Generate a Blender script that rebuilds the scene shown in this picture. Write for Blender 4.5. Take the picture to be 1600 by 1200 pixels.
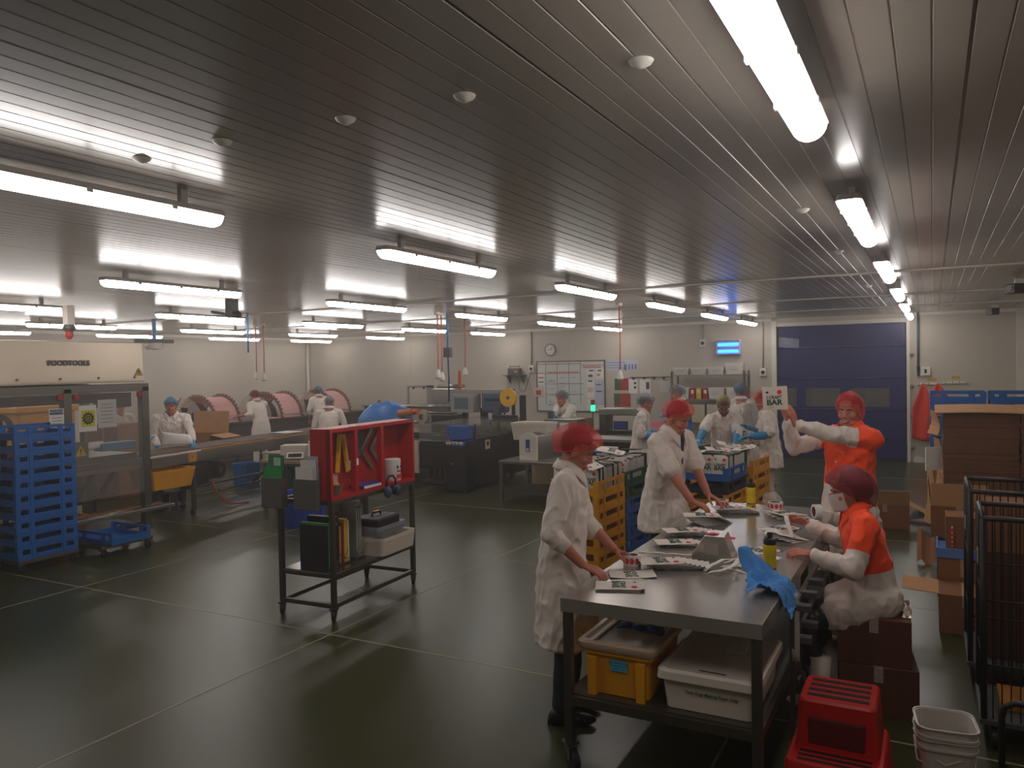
import bpy, bmesh, math, random
from mathutils import Vector, Matrix, noise
import numpy as np
PI = math.pi
random.seed(7)
scene = bpy.context.scene
for o in list(bpy.data.objects):
    bpy.data.objects.remove(o)

# ------------------------------------------------------------------ camera, world, exposure
YAW, PITCH, ROLL, FPX, CAMZ = 0.49374, -0.022458, -0.018468, 1220.8, 2.1
def cam_axes():
    c, s = math.cos(YAW), math.sin(YAW)
    F = Vector((-s, c, 0)); Rt = Vector((c, s, 0)); U = Vector((0, 0, 1))
    f2 = F * math.cos(PITCH) + U * math.sin(PITCH)
    u2 = U * math.cos(PITCH) - F * math.sin(PITCH)
    return Rt * math.cos(ROLL) + u2 * math.sin(ROLL), u2 * math.cos(ROLL) - Rt * math.sin(ROLL), f2
RT, UP, FW = cam_axes()
cd = bpy.data.cameras.new('camera')
cd.sensor_fit = 'HORIZONTAL'; cd.sensor_width = 36.0; cd.lens = 36.0 * FPX / 1600.0
cd.clip_start = 0.05; cd.clip_end = 100
cam = bpy.data.objects.new('camera', cd)
scene.collection.objects.link(cam)
cam.matrix_world = Matrix(((RT.x, UP.x, -FW.x, 0), (RT.y, UP.y, -FW.y, 0), (RT.z, UP.z, -FW.z, CAMZ), (0, 0, 0, 1)))
scene.camera = cam
world = bpy.data.worlds.new('world'); scene.world = world; world.use_nodes = True
bg = world.node_tree.nodes['Background']
bg.inputs[0].default_value = (0.9, 0.85, 0.8, 1); bg.inputs[1].default_value = 0.02
# thin steam haze hanging in the whole hall
vs = world.node_tree.nodes.new('ShaderNodeVolumeScatter')
vs.inputs['Color'].default_value = (1.0, 0.95, 0.90, 1); vs.inputs['Density'].default_value = 0.009; vs.inputs['Anisotropy'].default_value = 0.7
world.node_tree.links.new(vs.outputs[0], world.node_tree.nodes['World Output'].inputs['Volume'])
scene.view_settings.view_transform = 'Standard'
scene.view_settings.look = 'None'
scene.view_settings.exposure = 0.0
scene.view_settings.gamma = 1.0
scene.view_settings.use_curve_mapping = False
LAMP_STRENGTH = 20.5          # every ceiling tube gives the same light

# ------------------------------------------------------------------ points on known surfaces
CAM = Vector((0, 0, CAMZ))
def _ray(px, py): return RT * ((px - 800) / FPX) + UP * ((600 - py) / FPX) + FW
def fz(px, py, z=0.0):
    d = _ray(px, py); return CAM + d * ((z - CAMZ) / d.z)
def fx(px, py, x):
    d = _ray(px, py); return CAM + d * (x / d.x)
def fy(px, py, y):
    d = _ray(px, py); return CAM + d * (y / d.y)
def fd(px, py, dep): return CAM + _ray(px, py) * dep

# ------------------------------------------------------------------ materials
def lin(c):
    return tuple((v / 12.92 if v <= 0.04045 else ((v + 0.055) / 1.055) ** 2.4) for v in c)
def hexc(h):
    h = h.lstrip('#'); return lin(tuple(int(h[i:i+2], 16) / 255 for i in (0, 2, 4)))
MATS = {}
def mat(name, h, rough=0.6, metal=0.0, bump=0.0, scale=60.0, var=0.0, vscale=6.0, alpha=1.0, trans=0.0, spec=0.5, stretch=None, emit=0.0, sheen=0.0, sss=0.0, ior=1.45, coat=0.0):
    if name in MATS: return MATS[name]
    m = bpy.data.materials.new(name); m.use_nodes = True
    nt = m.node_tree; b = nt.nodes['Principled BSDF']
    col = hexc(h) if isinstance(h, str) else h
    b.inputs['Base Color'].default_value = (*col, 1)
    b.inputs['Roughness'].default_value = rough
    b.inputs['Metallic'].default_value = metal
    b.inputs['Specular IOR Level'].default_value = spec
    b.inputs['Alpha'].default_value = alpha
    b.inputs['IOR'].default_value = ior
    if trans: b.inputs['Transmission Weight'].default_value = trans
    if coat: b.inputs['Coat Weight'].default_value = coat; b.inputs['Coat Roughness'].default_value = 0.15
    if sheen: b.inputs['Sheen Weight'].default_value = sheen
    if sss:
        b.inputs['Subsurface Weight'].default_value = sss
        b.inputs['Subsurface Radius'].default_value = (0.012, 0.005, 0.003)
    if emit:
        b.inputs['Emission Color'].default_value = (*col, 1); b.inputs['Emission Strength'].default_value = emit
    tc = nt.nodes.new('ShaderNodeTexCoord'); mp = nt.nodes.new('ShaderNodeMapping')
    nt.links.new(tc.outputs['Object'], mp.inputs[0])
    if stretch: mp.inputs['Scale'].default_value = stretch
    if bump:
        n = nt.nodes.new('ShaderNodeTexNoise'); n.inputs['Scale'].default_value = scale; n.inputs['Detail'].default_value = 3
        nt.links.new(mp.outputs[0], n.inputs['Vector'])
        bp = nt.nodes.new('ShaderNodeBump'); bp.inputs['Strength'].default_value = bump; bp.inputs['Distance'].default_value = 0.01
        nt.links.new(n.outputs['Fac'], bp.inputs['Height']); nt.links.new(bp.outputs[0], b.inputs['Normal'])
    if var:
        n2 = nt.nodes.new('ShaderNodeTexNoise'); n2.inputs['Scale'].default_value = vscale; n2.inputs['Detail'].default_value = 4
        nt.links.new(mp.outputs[0], n2.inputs['Vector'])
        r = nt.nodes.new('ShaderNodeValToRGB')
        r.color_ramp.elements[0].position = 0.3; r.color_ramp.elements[1].position = 0.7
        r.color_ramp.elements[0].color = (*[c * (1 - var) for c in col], 1)
        r.color_ramp.elements[1].color = (*[min(1, c * (1 + var)) for c in col], 1)
        nt.links.new(n2.outputs['Fac'], r.inputs[0]); nt.links.new(r.outputs[0], b.inputs['Base Color'])
    MATS[name] = m
    return m

# ------------------------------------------------------------------ mesh building
class MB:
    """collects shapes in one bmesh, then links them as one mesh object"""
    def __init__(self): self.bm = bmesh.new(); self.mi = 0
    def _f(self, vs):
        try:
            f = self.bm.faces.new(vs); f.material_index = self.mi; return f
        except ValueError: return None
    def m(self, i): self.mi = i; return self
    def box(self, c, s, rz=0.0, R=None, taper=1.0):
        c = Vector(c); R = R if R is not None else Matrix.Rotation(rz, 3, 'Z')
        hx, hy, hz = s[0] / 2, s[1] / 2, s[2] / 2
        v = []
        for z in (-1, 1):
            t = taper if z < 0 else 1.0
            for x, y in ((-1, -1), (1, -1), (1, 1), (-1, 1)):
                v.append(self.bm.verts.new(c + R @ Vector((x * hx * t, y * hy * t, z * hz))))
        for q in ((3, 2, 1, 0), (4, 5, 6, 7), (0, 1, 5, 4), (1, 2, 6, 5), (2, 3, 7, 6), (3, 0, 4, 7)):
            self._f([v[i] for i in q])
        return self
    def bb(self, x0, x1, y0, y1, z0, z1): return self.box(((x0+x1)/2, (y0+y1)/2, (z0+z1)/2), (abs(x1-x0), abs(y1-y0), abs(z1-z0)))
    def ring(self, pts): return [self.bm.verts.new(p) for p in pts]
    def loft(self, rings, caps=True, closed=True):
        rr = [self.ring(r) for r in rings]
        n = len(rr[0])
        for a, b in zip(rr, rr[1:]):
            for i in range(n if closed else n - 1):
                j = (i + 1) % n
                self._f((a[i], a[j], b[j], b[i]))
        if caps and closed:
            self._f(list(reversed(rr[0]))); self._f(rr[-1])
        return rr
    def cyl(self, p0, p1, r0, r1=None, n=12, caps=True):
        p0, p1 = Vector(p0), Vector(p1); r1 = r0 if r1 is None else r1
        d = (p1 - p0).normalized(); a = d.orthogonal().normalized(); b = d.cross(a)
        self.loft([[p + (a * math.cos(2*PI*i/n) + b * math.sin(2*PI*i/n)) * r for i in range(n)] for p, r in ((p0, r0), (p1, r1))], caps)
        return self
    def tube(self, pts, r, n=8, caps=True, closed=False):
        pts = [Vector(p) for p in pts]; rs = r if isinstance(r, (list, tuple)) else [r] * len(pts)
        rings = []; a = None
        for i, p in enumerate(pts):
            d = (pts[min(i+1, len(pts)-1)] - pts[max(i-1, 0)])
            d = d.normalized() if d.length > 1e-9 else Vector((0, 0, 1))
            if a is None: a = d.orthogonal().normalized()
            else:
                a = a - d * a.dot(d)
                a = a.normalized() if a.length > 1e-6 else d.orthogonal().normalized()
            b = d.cross(a)
            rings.append([p + (a * math.cos(2*PI*k/n) + b * math.sin(2*PI*k/n)) * rs[i] for k in range(n)])
        self.loft(rings, caps); return self
    def lathe(self, prof, c=(0, 0, 0), n=24, axis='Z', cap=True):
        c = Vector(c); rings = []
        for r, h in prof:
            ring = []
            for i in range(n):
                x, y = r * math.cos(2*PI*i/n), r * math.sin(2*PI*i/n)
                ring.append(c + (Vector((x, y, h)) if axis == 'Z' else Vector((x, h, y)) if axis == 'Y' else Vector((h, x, y))))
            rings.append(ring)
        self.loft(rings, cap); return self
    def ell(self, c, r, n=16, k=10, R=None):
        c = Vector(c); R = R or Matrix.Identity(3)
        top = self.bm.verts.new(c + R @ Vector((0, 0, r[2]))); bot = self.bm.verts.new(c - R @ Vector((0, 0, r[2])))
        rr = []
        for j in range(1, k):
            t = PI * j / k
            rr.append([self.bm.verts.new(c + R @ Vector((r[0]*math.sin(t)*math.cos(2*PI*i/n), r[1]*math.sin(t)*math.sin(2*PI*i/n), r[2]*math.cos(t)))) for i in range(n)])
        for a, b in zip(rr, rr[1:]):
            for i in range(n): self._f((a[i], b[i], b[(i+1) % n], a[(i+1) % n]))
        for i in range(n):
            self._f((top, rr[0][i], rr[0][(i+1) % n])); self._f((bot, rr[-1][(i+1) % n], rr[-1][i]))
        return self
    def prism(self, poly, h0, h1, axis='Z', M=None):
        """poly: 2D points; extruded along an axis"""
        def P(u, v, h):
            p = Vector((u, v, h)) if axis == 'Z' else Vector((u, h, v)) if axis == 'Y' else Vector((h, u, v))
            return M @ p if M is not None else p
        self.loft([[P(u, v, h0) for u, v in poly], [P(u, v, h1) for u, v in poly]]); return self
    def grid(self, fn, nu, nv, thick=0.0):
        P = [[Vector(fn(i / nu, j / nv)) for j in range(nv + 1)] for i in range(nu + 1)]
        V = [[self.bm.verts.new(p) for p in r] for r in P]
        for i in range(nu):
            for j in range(nv): self._f((V[i][j], V[i+1][j], V[i+1][j+1], V[i][j+1]))
        if thick:
            N = [[None]*(nv+1) for _ in range(nu+1)]
            W = []
            for i in range(nu+1):
                row = []
                for j in range(nv+1):
                    du = P[min(i+1, nu)][j] - P[max(i-1, 0)][j]; dv = P[i][min(j+1, nv)] - P[i][max(j-1, 0)]
                    nn = du.cross(dv); nn = nn.normalized() if nn.length > 1e-12 else Vector((0, 0, 1))
                    row.append(self.bm.verts.new(P[i][j] - nn * thick))
                W.append(row)
            for i in range(nu):
                for j in range(nv): self._f((W[i][j+1], W[i+1][j+1], W[i+1][j], W[i][j]))
            for i in range(nu):
                self._f((V[i+1][0], V[i][0], W[i][0], W[i+1][0])); self._f((V[i][nv], V[i+1][nv], W[i+1][nv], W[i][nv]))
            for j in range(nv):
                self._f((V[0][j], V[0][j+1], W[0][j+1], W[0][j])); self._f((V[nu][j+1], V[nu][j], W[nu][j], W[nu][j+1]))
        return self
    def build(self, name, mats, parent=None, smooth=False, bevel=0.0, seg=2, loc=None, rot=None):
        me = bpy.data.meshes.new(name)
        bmesh.ops.recalc_face_normals(self.bm, faces=self.bm.faces)
        self.bm.to_mesh(me); self.bm.free()
        for m_ in (mats if isinstance(mats, (list, tuple)) else [mats]): me.materials.append(m_)
        o = bpy.data.objects.new(name, me); scene.collection.objects.link(o)
        if smooth:
            me.polygons.foreach_set('use_smooth', [True] * len(me.polygons))
            if smooth != True: me.set_sharp_from_angle(angle=smooth)
        if bevel:
            b = o.modifiers.new('bevel', 'BEVEL'); b.width = bevel; b.segments = seg; b.limit_method = 'ANGLE'; b.angle_limit = 0.6
        if parent is not None: o.parent = parent
        if loc is not None: o.location = loc
        if rot is not None: o.rotation_euler = rot
        return o

def tag(o, label, cat, group=None, kind=None):
    o['label'] = label; o['category'] = cat
    if group: o['group'] = group
    if kind: o['kind'] = kind
    return o
def thing(name, label, cat, loc=(0, 0, 0), rz=0.0, group=None):
    o = bpy.data.objects.new(name, None); scene.collection.objects.link(o)
    o.empty_display_size = 0.1
    o.location = loc; o.rotation_euler = (0, 0, rz)
    return tag(o, label, cat, group)
def struct(o): o['kind'] = 'structure'; return o
def dup(root, loc=None, rot=None, label=None, group=None, parent=None):
    r = root.copy(); scene.collection.objects.link(r)
    if parent is not None: r.parent = parent
    if loc is not None: r.location = loc
    if rot is not None: r.rotation_euler = rot if hasattr(rot, '__len__') else (0, 0, rot)
    if label: r['label'] = label
    if group: r['group'] = group
    for ch in list(root.children):
        dup(ch, parent=r)
    return r
def text(name, s, size, m, parent=None, loc=(0, 0, 0), rot=(0, 0, 0), ext=0.0005, align='CENTER', sx=1.0, bold=0.0):
    cu = bpy.data.curves.new(name, 'FONT'); cu.body = s; cu.size = size; cu.extrude = ext; cu.align_x = align; cu.align_y = 'CENTER'; cu.offset = bold; cu.resolution_u = 3
    t = bpy.data.objects.new(name + '_curve', cu)
    me = bpy.data.meshes.new_from_object(t); me.name = name
    bpy.data.objects.remove(t); bpy.data.curves.remove(cu)
    if sx != 1.0: me.transform(Matrix.Diagonal((sx, 1, 1, 1)))
    me.materials.clear(); me.materials.append(m)
    o = bpy.data.objects.new(name, me); scene.collection.objects.link(o)
    if parent is not None: o.parent = parent
    o.location = loc; o.rotation_euler = rot
    return o
def rrect(w, h, r, n=5):
    pts = []
    for cx, cy, a0 in ((w/2-r, h/2-r, 0), (-w/2+r, h/2-r, PI/2), (-w/2+r, -h/2+r, PI), (w/2-r, -h/2+r, 1.5*PI)):
        for i in range(n + 1):
            a = a0 + PI/2 * i / n; pts.append((cx + r * math.cos(a), cy + r * math.sin(a)))
    return pts

STEEL = mat('stainless_steel', '#9a968e', 0.32, 0.95, bump=0.03, scale=40, stretch=(1, 12, 1))
STEELD = mat('worn_steel', '#6b665e', 0.4, 0.9, bump=0.03, scale=40)
TOPST = mat('brushed_table_steel', '#bab3ab', 0.27, 0.72, bump=0.04, scale=25, var=0.08, vscale=3)
BLACKP = mat('black_plastic', '#15151a', 0.5)
GREYP = mat('grey_plastic', '#4a4a4c', 0.5)
WHITEP = mat('white_plastic', '#d8d2c8', 0.45)
PAPER = mat('white_paper', '#e2dcd6', 0.8)
CARD = mat('brown_cardboard', '#8a5a38', 0.85, bump=0.08, scale=30, var=0.1, vscale=5)
CARDL = mat('pale_cardboard', '#b98a5e', 0.85, bump=0.08, scale=30, var=0.08)
BLUEP = mat('blue_crate_plastic', '#155da6', 0.42, var=0.06)
YELP = mat('yellow_crate_plastic', '#d8940c', 0.42, var=0.06)
YELB = mat('yellow_bottle_plastic', '#e2bd10', 0.35)
NAVY = mat('navy_door_curtain', '#151d5c', 0.38, bump=0.05, scale=4)
DGREEN = mat('dark_green_plastic', '#0e4a34', 0.5)
RED = mat('red_painted_steel', '#b0141c', 0.4)
BLUEN = mat('blue_nitrile', '#2d7fb2', 0.55, bump=0.2, scale=40)
INK = mat('dark_ink', '#1c2226', 0.7)
PRINTG = mat('dark_green_print', '#1d4a3c', 0.6)
PRINTR = mat('red_print', '#d8202c', 0.6)
# ------------------------------------------------------------------ the room
XL, XR, YB, YF, H = -16.6, 1.56, 17.85, -3.0, 3.04
def node_floor():
    m = bpy.data.materials.new('green_floor_coating'); m.use_nodes = True
    nt = m.node_tree; b = nt.nodes['Principled BSDF']; L = nt.links.new
    tc = nt.nodes.new('ShaderNodeTexCoord')
    n1 = nt.nodes.new('ShaderNodeTexNoise'); n1.inputs['Scale'].default_value = 0.9; n1.inputs['Detail'].default_value = 5
    L(tc.outputs['Object'], n1.inputs['Vector'])
    r = nt.nodes.new('ShaderNodeValToRGB')
    r.color_ramp.elements[0].color = (*hexc('#333617'), 1); r.color_ramp.elements[1].color = (*hexc('#3c3f20'), 1)
    L(n1.outputs['Fac'], r.inputs[0]); L(r.outputs[0], b.inputs['Base Color'])
    b.inputs['Roughness'].default_value = 0.24
    b.inputs['Specular IOR Level'].default_value = 0.45
    rr = nt.nodes.new('ShaderNodeMapRange'); rr.inputs[3].default_value = 0.26; rr.inputs[4].default_value = 0.34
    L(n1.outputs['Fac'], rr.inputs[0]); L(rr.outputs[0], b.inputs['Roughness'])
    n2 = nt.nodes.new('ShaderNodeTexNoise'); n2.inputs['Scale'].default_value = 160; n2.inputs['Detail'].default_value = 2
    L(tc.outputs['Object'], n2.inputs['Vector'])
    bp = nt.nodes.new('ShaderNodeBump'); bp.inputs['Strength'].default_value = 0.16; bp.inputs['Distance'].default_value = 0.003
    L(n2.outputs['Fac'], bp.inputs['Height']); L(bp.outputs[0], b.inputs['Normal'])
    return m
FLOOR = node_floor()
JOINT = mat('floor_joint_sealant', '#8b8468', 0.5)
WALL = mat('cream_wall_panel', '#bcb2a4', 0.5, bump=0.03, scale=6, spec=0.4)
CEIL = mat('ceiling_panel', '#948c82', 0.25, bump=0.02, scale=3, spec=0.5)
TRIM = mat('white_trim', '#d4cec2', 0.45)
struct(MB().bb(XL-.1, XR+.1, YF-.1, YB+.1, -.1, 0).build('floor', FLOOR))
ox, oy = -4.22, 4.72
k = 1
for i in range(-4, 3):
    x = ox + 3.2 * i
    if XL < x < XR:
        struct(MB().bb(x-.008, x+.008, YF, YB, -.002, .0015).build('trim_%d' % k, JOINT)); k += 1
for j in range(-3, 6):
    y = oy + 2.65 * j
    if YF < y < YB:
        struct(MB().bb(XL, XR, y-.008, y+.008, -.002, .0012).build('trim_%d' % k, JOINT)); k += 1
# ceiling of ribbed sandwich panels running along Y: shallow groove every 0.1 m, deeper joint every 1.2 m
def ceiling():
    prof = []; x = XL - .1; n = 0
    while x < XR + .1:
        d = 0.012 if n % 12 == 0 else 0.0035
        w = 0.010 if n % 12 == 0 else 0.006
        prof += [(x, H), (x + w*.4, H + d), (x + w, H + d), (x + w*1.4, H)]
        x += 0.1; n += 1
    mb = MB()
    a = [mb.bm.verts.new((px, YF-.1, pz)) for px, pz in prof]; b = [mb.bm.verts.new((px, YB+.1, pz)) for px, pz in prof]
    for i in range(len(prof)-1): mb._f((a[i], a[i+1], b[i+1], b[i]))
    t0 = [mb.bm.verts.new((px, y, H+.1)) for px, y in ((XL-.1, YF-.1), (XR+.1, YF-.1), (XR+.1, YB+.1), (XL-.1, YB+.1))]
    mb._f(t0)
    return mb.build('ceiling', CEIL)
struct(ceiling())
for y in (9.3, 12.6, 15.4):
    struct(MB().bb(XL, XR, y-.05, y+.05, H-.012, H+.004).build('trim_%d' % k, TRIM)); k += 1
# walls
DX0, DX1, DH = -3.0, -0.46, 2.86
w = MB(); w.bb(XL-.1, DX0, YB, YB+.15, 0, H); w.bb(DX1, XR+.1, YB, YB+.15, 0, H); w.bb(DX0, DX1, YB, YB+.15, DH, H)
struct(w.build('wall_back', WALL))
struct(MB().bb(XL-.15, XL, YF, YB, 0, H).build('wall_left', WALL))
struct(MB().bb(XR, XR+.15, YF, YB, 0, H).build('wall_right', WALL))
struct(MB().bb(XL-.1, XR+.1, YF-.15, YF, 0, H).build('wall_front', WALL))
# panel joints on back and left walls
for i, x in enumerate((-15.2, -12.8, -10.4, -8.0, -5.6)):
    struct(MB().bb(x-.012, x+.012, YB-.003, YB, .1, H-.08).build('trim_%d' % k, WALL)); k += 1
# cornice cover strips, corner pipe and coved skirting
struct(MB().bb(XL, DX0-.1, YB-.05, YB, H-.06, H).build('trim_%d' % k, TRIM)); k += 1
struct(MB().bb(DX1+.1, XR, YB-.05, YB, H-.06, H).build('trim_%d' % k, TRIM)); k += 1
struct(MB().bb(XL, XL+.05, YF, YB, H-.06, H).build('trim_%d' % k, TRIM)); k += 1
struct(MB().bb(XL, XL+.04, YF, YB-.1, 0, .1).build('baseboard_left', TRIM))
b = MB(); b.bb(XL, DX0-.12, YB-.04, YB, 0, .1); b.bb(DX1+.12, XR-.05, YB-.04, YB, 0, .1)
struct(b.build('baseboard_back', TRIM))
struct(MB().cyl((XL+.06, YB-.06, .1), (XL+.06, YB-.06, H), .05).build('trim_%d' % k, TRIM, smooth=True)); k += 1
struct(MB().bb(XR-.13, XR, YB-.1, YB, 0, H).build('trim_%d' % k, TRIM)); k += 1
# the blue roll door: fabric curtain with pockets, a row of clear windows, side guides, header
door = MB()
door.bb(DX0+.02, DX1-.02, YB+.03, YB+.06, 1.52, DH)
door.bb(DX0+.02, DX1-.02, YB+.03, YB+.06, 0.05, 1.12)
wx = [DX0+.02, -2.93, -2.6, -2.42, -1.72, -1.55, -0.78, DX1-.02]
for x0, x1 in ((wx[0], wx[1]), (wx[2], wx[3]), (wx[4], wx[5]), (wx[6], wx[7])): door.bb(x0, x1, YB+.03, YB+.06, 1.12, 1.52)
D1 = struct(door.build('door_1', NAVY))
for z in (.45, 1.05, 1.72, 2.38):
    MB().tube([(DX0+.03, YB+.03, z), (DX1-.03, YB+.03, z)], .022).build('reinforcing_bar', NAVY, D1, smooth=True)
CLEARW = mat('clear_door_window', '#8d8a86', 0.12, alpha=0.25)
for x0, x1 in ((-2.93, -2.6), (-2.42, -1.72), (-1.55, -.78)):
    MB().bb(x0, x1, YB+.04, YB+.046, 1.12, 1.52).build('window_pane', CLEARW, D1)
MB().bb(DX0+.02, DX1-.02, YB+.025, YB+.065, 0, .05).build('bottom_seal', BLACKP, D1)
CRINK = mat('crinkled_clear_film', '#9aa0b4', 0.25, alpha=0.6, bump=0.9, scale=9)
MB().grid(lambda u, v: (DX0+.04+u*.42, YB+.02-.01*math.sin(u*9+v*4), 2.42+v*.22-.06*u), 10, 6, .002).build('clear_patch', CRINK, D1)
g = MB()
g.bb(DX0-.1, DX0, YB-.06, YB+.1, 0, H-.06); struct(g.build('trim_%d' % k, TRIM)); k += 1
g = MB(); g.bb(DX1, DX1+.06, YB-.06, YB+.1, 0, H-.06); struct(g.build('trim_%d' % k, TRIM)); k += 1
g = MB(); g.bb(DX0-.1, DX1+.06, YB-.04, YB+.1, DH, DH+.08); struct(g.build('trim_%d' % k, TRIM)); k += 1
# the dim store behind the door windows
for nm, a in (('wall_storerear', (-4, .6, YB+3, YB+3.1, 0, H)), ('wall_storeleft', (-4, -3.9, YB+.2, YB+3, 0, H)), ('wall_storeright', (.5, .6, YB+.2, YB+3, 0, H)), ('floor_store', (-4, .6, YB+.15, YB+3, -.1, 0)), ('ceiling_store', (-4, .6, YB+.15, YB+3, H, H+.1))):
    struct(MB().bb(*a).build(nm, WALL))
tag(MB().bb(-2.5, -1.7, YB+1.6, YB+2.2, 0, 1.6).bb(-2.45, -1.75, YB+1.58, YB+1.6, .9, 1.5).build('storage_cabinet', PAPER), 'white storage cabinet seen through the blue door window', 'cabinet')
tag(MB().bb(-1.3, -.7, YB+1.6, YB+2.2, 0, 1.55).build('storage_carton', CARD), 'brown carton stack seen through the blue door window on its right', 'box')

# ------------------------------------------------------------------ ceiling lamps (weatherproof battens)
DIFF = bpy.data.materials.new('lit_diffuser'); DIFF.use_nodes = True
_nt = DIFF.node_tree; _nt.nodes.clear()
_e = _nt.nodes.new('ShaderNodeEmission'); _o = _nt.nodes.new('ShaderNodeOutputMaterial')
_e.inputs[0].default_value = (1.0, 0.935, 0.90, 1); _e.inputs[1].default_value = LAMP_STRENGTH
_nt.links.new(_e.outputs[0], _o.inputs[0])
LAMPBODY = mat('lamp_housing', '#a8a09a', 0.5)
def lamp_proto():
    t = thing('ceiling_lamp', 'x', 'ceiling lamp')
    L = 1.56; prof = [(-.055, .0), (-.066, -.03), (.066, -.03), (.055, 0)]
    hb = MB()
    hb.loft([[(x*.8, -L/2, z) for x, z in prof], [(x, -L/2+.03, z) for x, z in prof], [(x, L/2-.03, z) for x, z in prof], [(x*.8, L/2, z) for x, z in prof]])
    hb.build('housing', LAMPBODY, t)
    db = MB(); arc = [(.06*math.cos(a), -.03-.058*math.sin(a)) for a in [PI*i/10 for i in range(11)]]
    rings = []
    for y, s in ((-L/2, .55), (-L/2+.01, .8), (-L/2+.035, 1), (L/2-.035, 1), (L/2-.01, .8), (L/2, .55)):
        rings.append([(x*s, y, -.03 + (z+.03)*s) for x, z in arc])
    db.loft(rings); db.build('diffuser', DIFF, t, smooth=True)
    for y in (-.55, .55): MB().bb(-.015, .015, y-.02, y+.02, 0, .075).build('bracket', LAMPBODY, t)
    for y in (-.45, 0, .45):
        for s in (-1, 1): MB().box((s*.066, y, -.034), (.006, .03, .022)).build('clip', LAMPBODY, t)
    return t
LP = lamp_proto(); first = True
ROWN = {-0.38: 'in the row nearest the right wall', -3.4: 'in the row over the red cabinet trolley', -6.5: 'in the row over the black machine', -9.65: 'in the row over the steel enclosure', -12.8: 'in the row near the left wall', -15.4: 'in the row at the left wall'}
ORD = ['nearest', 'second', 'third', 'fourth', 'fifth', 'farthest']
for X, desc in ROWN.items():
    for j, y0 in enumerate((1.42, 4.40, 7.36, 10.3, 13.2, 15.95)):
        o = LP if first else dup(LP); first = False
        o.location = (X, y0 + .8, 2.965)
        o['label'] = 'lit white ceiling batten lamp, %s %s' % (ORD[j], desc)
        o['group'] = 'ceiling lamps'
# ------------------------------------------------------------------ shared kit
def castor(parent, x, y, h, r=None, rz=0.0, wheel=BLACKP, name='castor'):
    r = r or h * .38
    R = Matrix.Rotation(rz, 3, 'Z'); off = R @ Vector((0, -r*.45, 0))
    f = MB(); f.box((x, y, h-.006), (.07, .07, .012), rz)
    for s in (-1, 1):
        a = R @ Vector((s*.022, 0, 0))
        f.loft([[Vector((x, y, h-.01)) + R @ Vector((s*.022-.002, -.03, 0)), Vector((x, y, h-.01)) + R @ Vector((s*.022+.002, -.03, 0)), Vector((x, y, h-.01)) + R @ Vector((s*.022+.002, .03, 0)), Vector((x, y, h-.01)) + R @ Vector((s*.022-.002, .03, 0))],
                [Vector((x, y, r)) + off + R @ Vector((s*.022-.002, -.012, 0)), Vector((x, y, r)) + off + R @ Vector((s*.022+.002, -.012, 0)), Vector((x, y, r)) + off + R @ Vector((s*.022+.002, .012, 0)), Vector((x, y, r)) + off + R @ Vector((s*.022-.002, .012, 0))]])
    fo = f.build(name, STEELD, parent)
    c = Vector((x, y, r)) + off; ax = R @ Vector((.016, 0, 0))
    w = MB(); w.cyl(c-ax, c+ax, r, n=20); w.build('wheel', wheel, fo, bevel=.004)
    return fo
def cushion(mb, x0, x1, y0, y1, z0, z1, r=.02, n=4):
    cx, cy, w, d = (x0+x1)/2, (y0+y1)/2, x1-x0, y1-y0
    for a, b, s0, s1 in ((z0, z1, 1, 1),):
        mb.loft([[(cx+px, cy+py, z) for px, py in rrect(w, d, r, n)] for z in (z0, z1)])
def tub(name, label, cat, x0, x1, y0, y1, z0, z1, m, taper=.9, rim=.02, wall=.006, group=None, r=.04, floor_t=.006):
    """an open tub: tapered shell with a rolled rim"""
    cx, cy, w, d = (x0+x1)/2, (y0+y1)/2, x1-x0, y1-y0
    mb = MB()
    def R(s, z, ins=0): return [(cx+px, cy+py, z) for px, py in rrect(w*s-2*ins, d*s-2*ins, max(.005, r-ins))]
    rings = [R(taper, z0), R(1-(1-taper)*.15, z1-.035), R(1, z1-.035), R(1, z1), R(1, z1, rim*.5), R(1-(1-taper)*.15, z1-.01, rim*.5+wall), R(taper, z0+floor_t, wall)]
    mb.loft(rings)
    o = mb.build(name, m, None, smooth=.6); tag(o, label, cat, group); return o

# ------------------------------------------------------------------ the steel packing table
TX0, TX1, TY0, TY1, TZ = -1.70, -0.69, 3.64, 6.76, .9
t = thing('packing_table', 'long stainless steel work table on castors with pouches laid out on top', 'table', ((TX0+TX1)/2, (TY0+TY1)/2, 0))
def L(o): o.parent = t; o.location = Vector(o.location) - Vector(t.location); return o
tp = MB(); tp.bb(TX0, TX1, TY0, TY1, TZ-.004, TZ); tp.bb(TX0, TX1, TY0, TY0+.003, TZ-.07, TZ); tp.bb(TX0, TX1, TY1-.003, TY1, TZ-.07, TZ)
tp.bb(TX0, TX0+.003, TY0, TY1, TZ-.07, TZ); tp.bb(TX1-.003, TX1, TY0, TY1, TZ-.07, TZ)
L(tp.build('tabletop', TOPST, bevel=.002))
for x in (TX0+.03, TX1-.03):
    for y in (TY0+.03, (TY0+TY1)/2, TY1-.03):
        l = MB(); l.bb(x-.022, x+.022, y-.022, y+.022, .15, TZ-.06); L(l.build('leg', STEELD, bevel=.003))
        L(castor(None, x, y, .15, .06, rz=.9))
sh = MB(); sh.bb(TX0+.03, TX1-.03, TY0+.03, TY1-.03, .395, .402); L(sh.build('shelf', STEELD))
for y in (TY0+.03, TY1-.03):
    L(MB().bb(TX0+.05, TX1-.05, y-.02, y+.02, .345, .395).build('shelf_rail', STEELD, bevel=.002))
for x in (TX0+.03, TX1-.03):
    L(MB().bb(x-.02, x+.02, TY0+.05, TY1-.05, .345, .395).build('shelf_rail', STEELD, bevel=.002))

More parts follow.
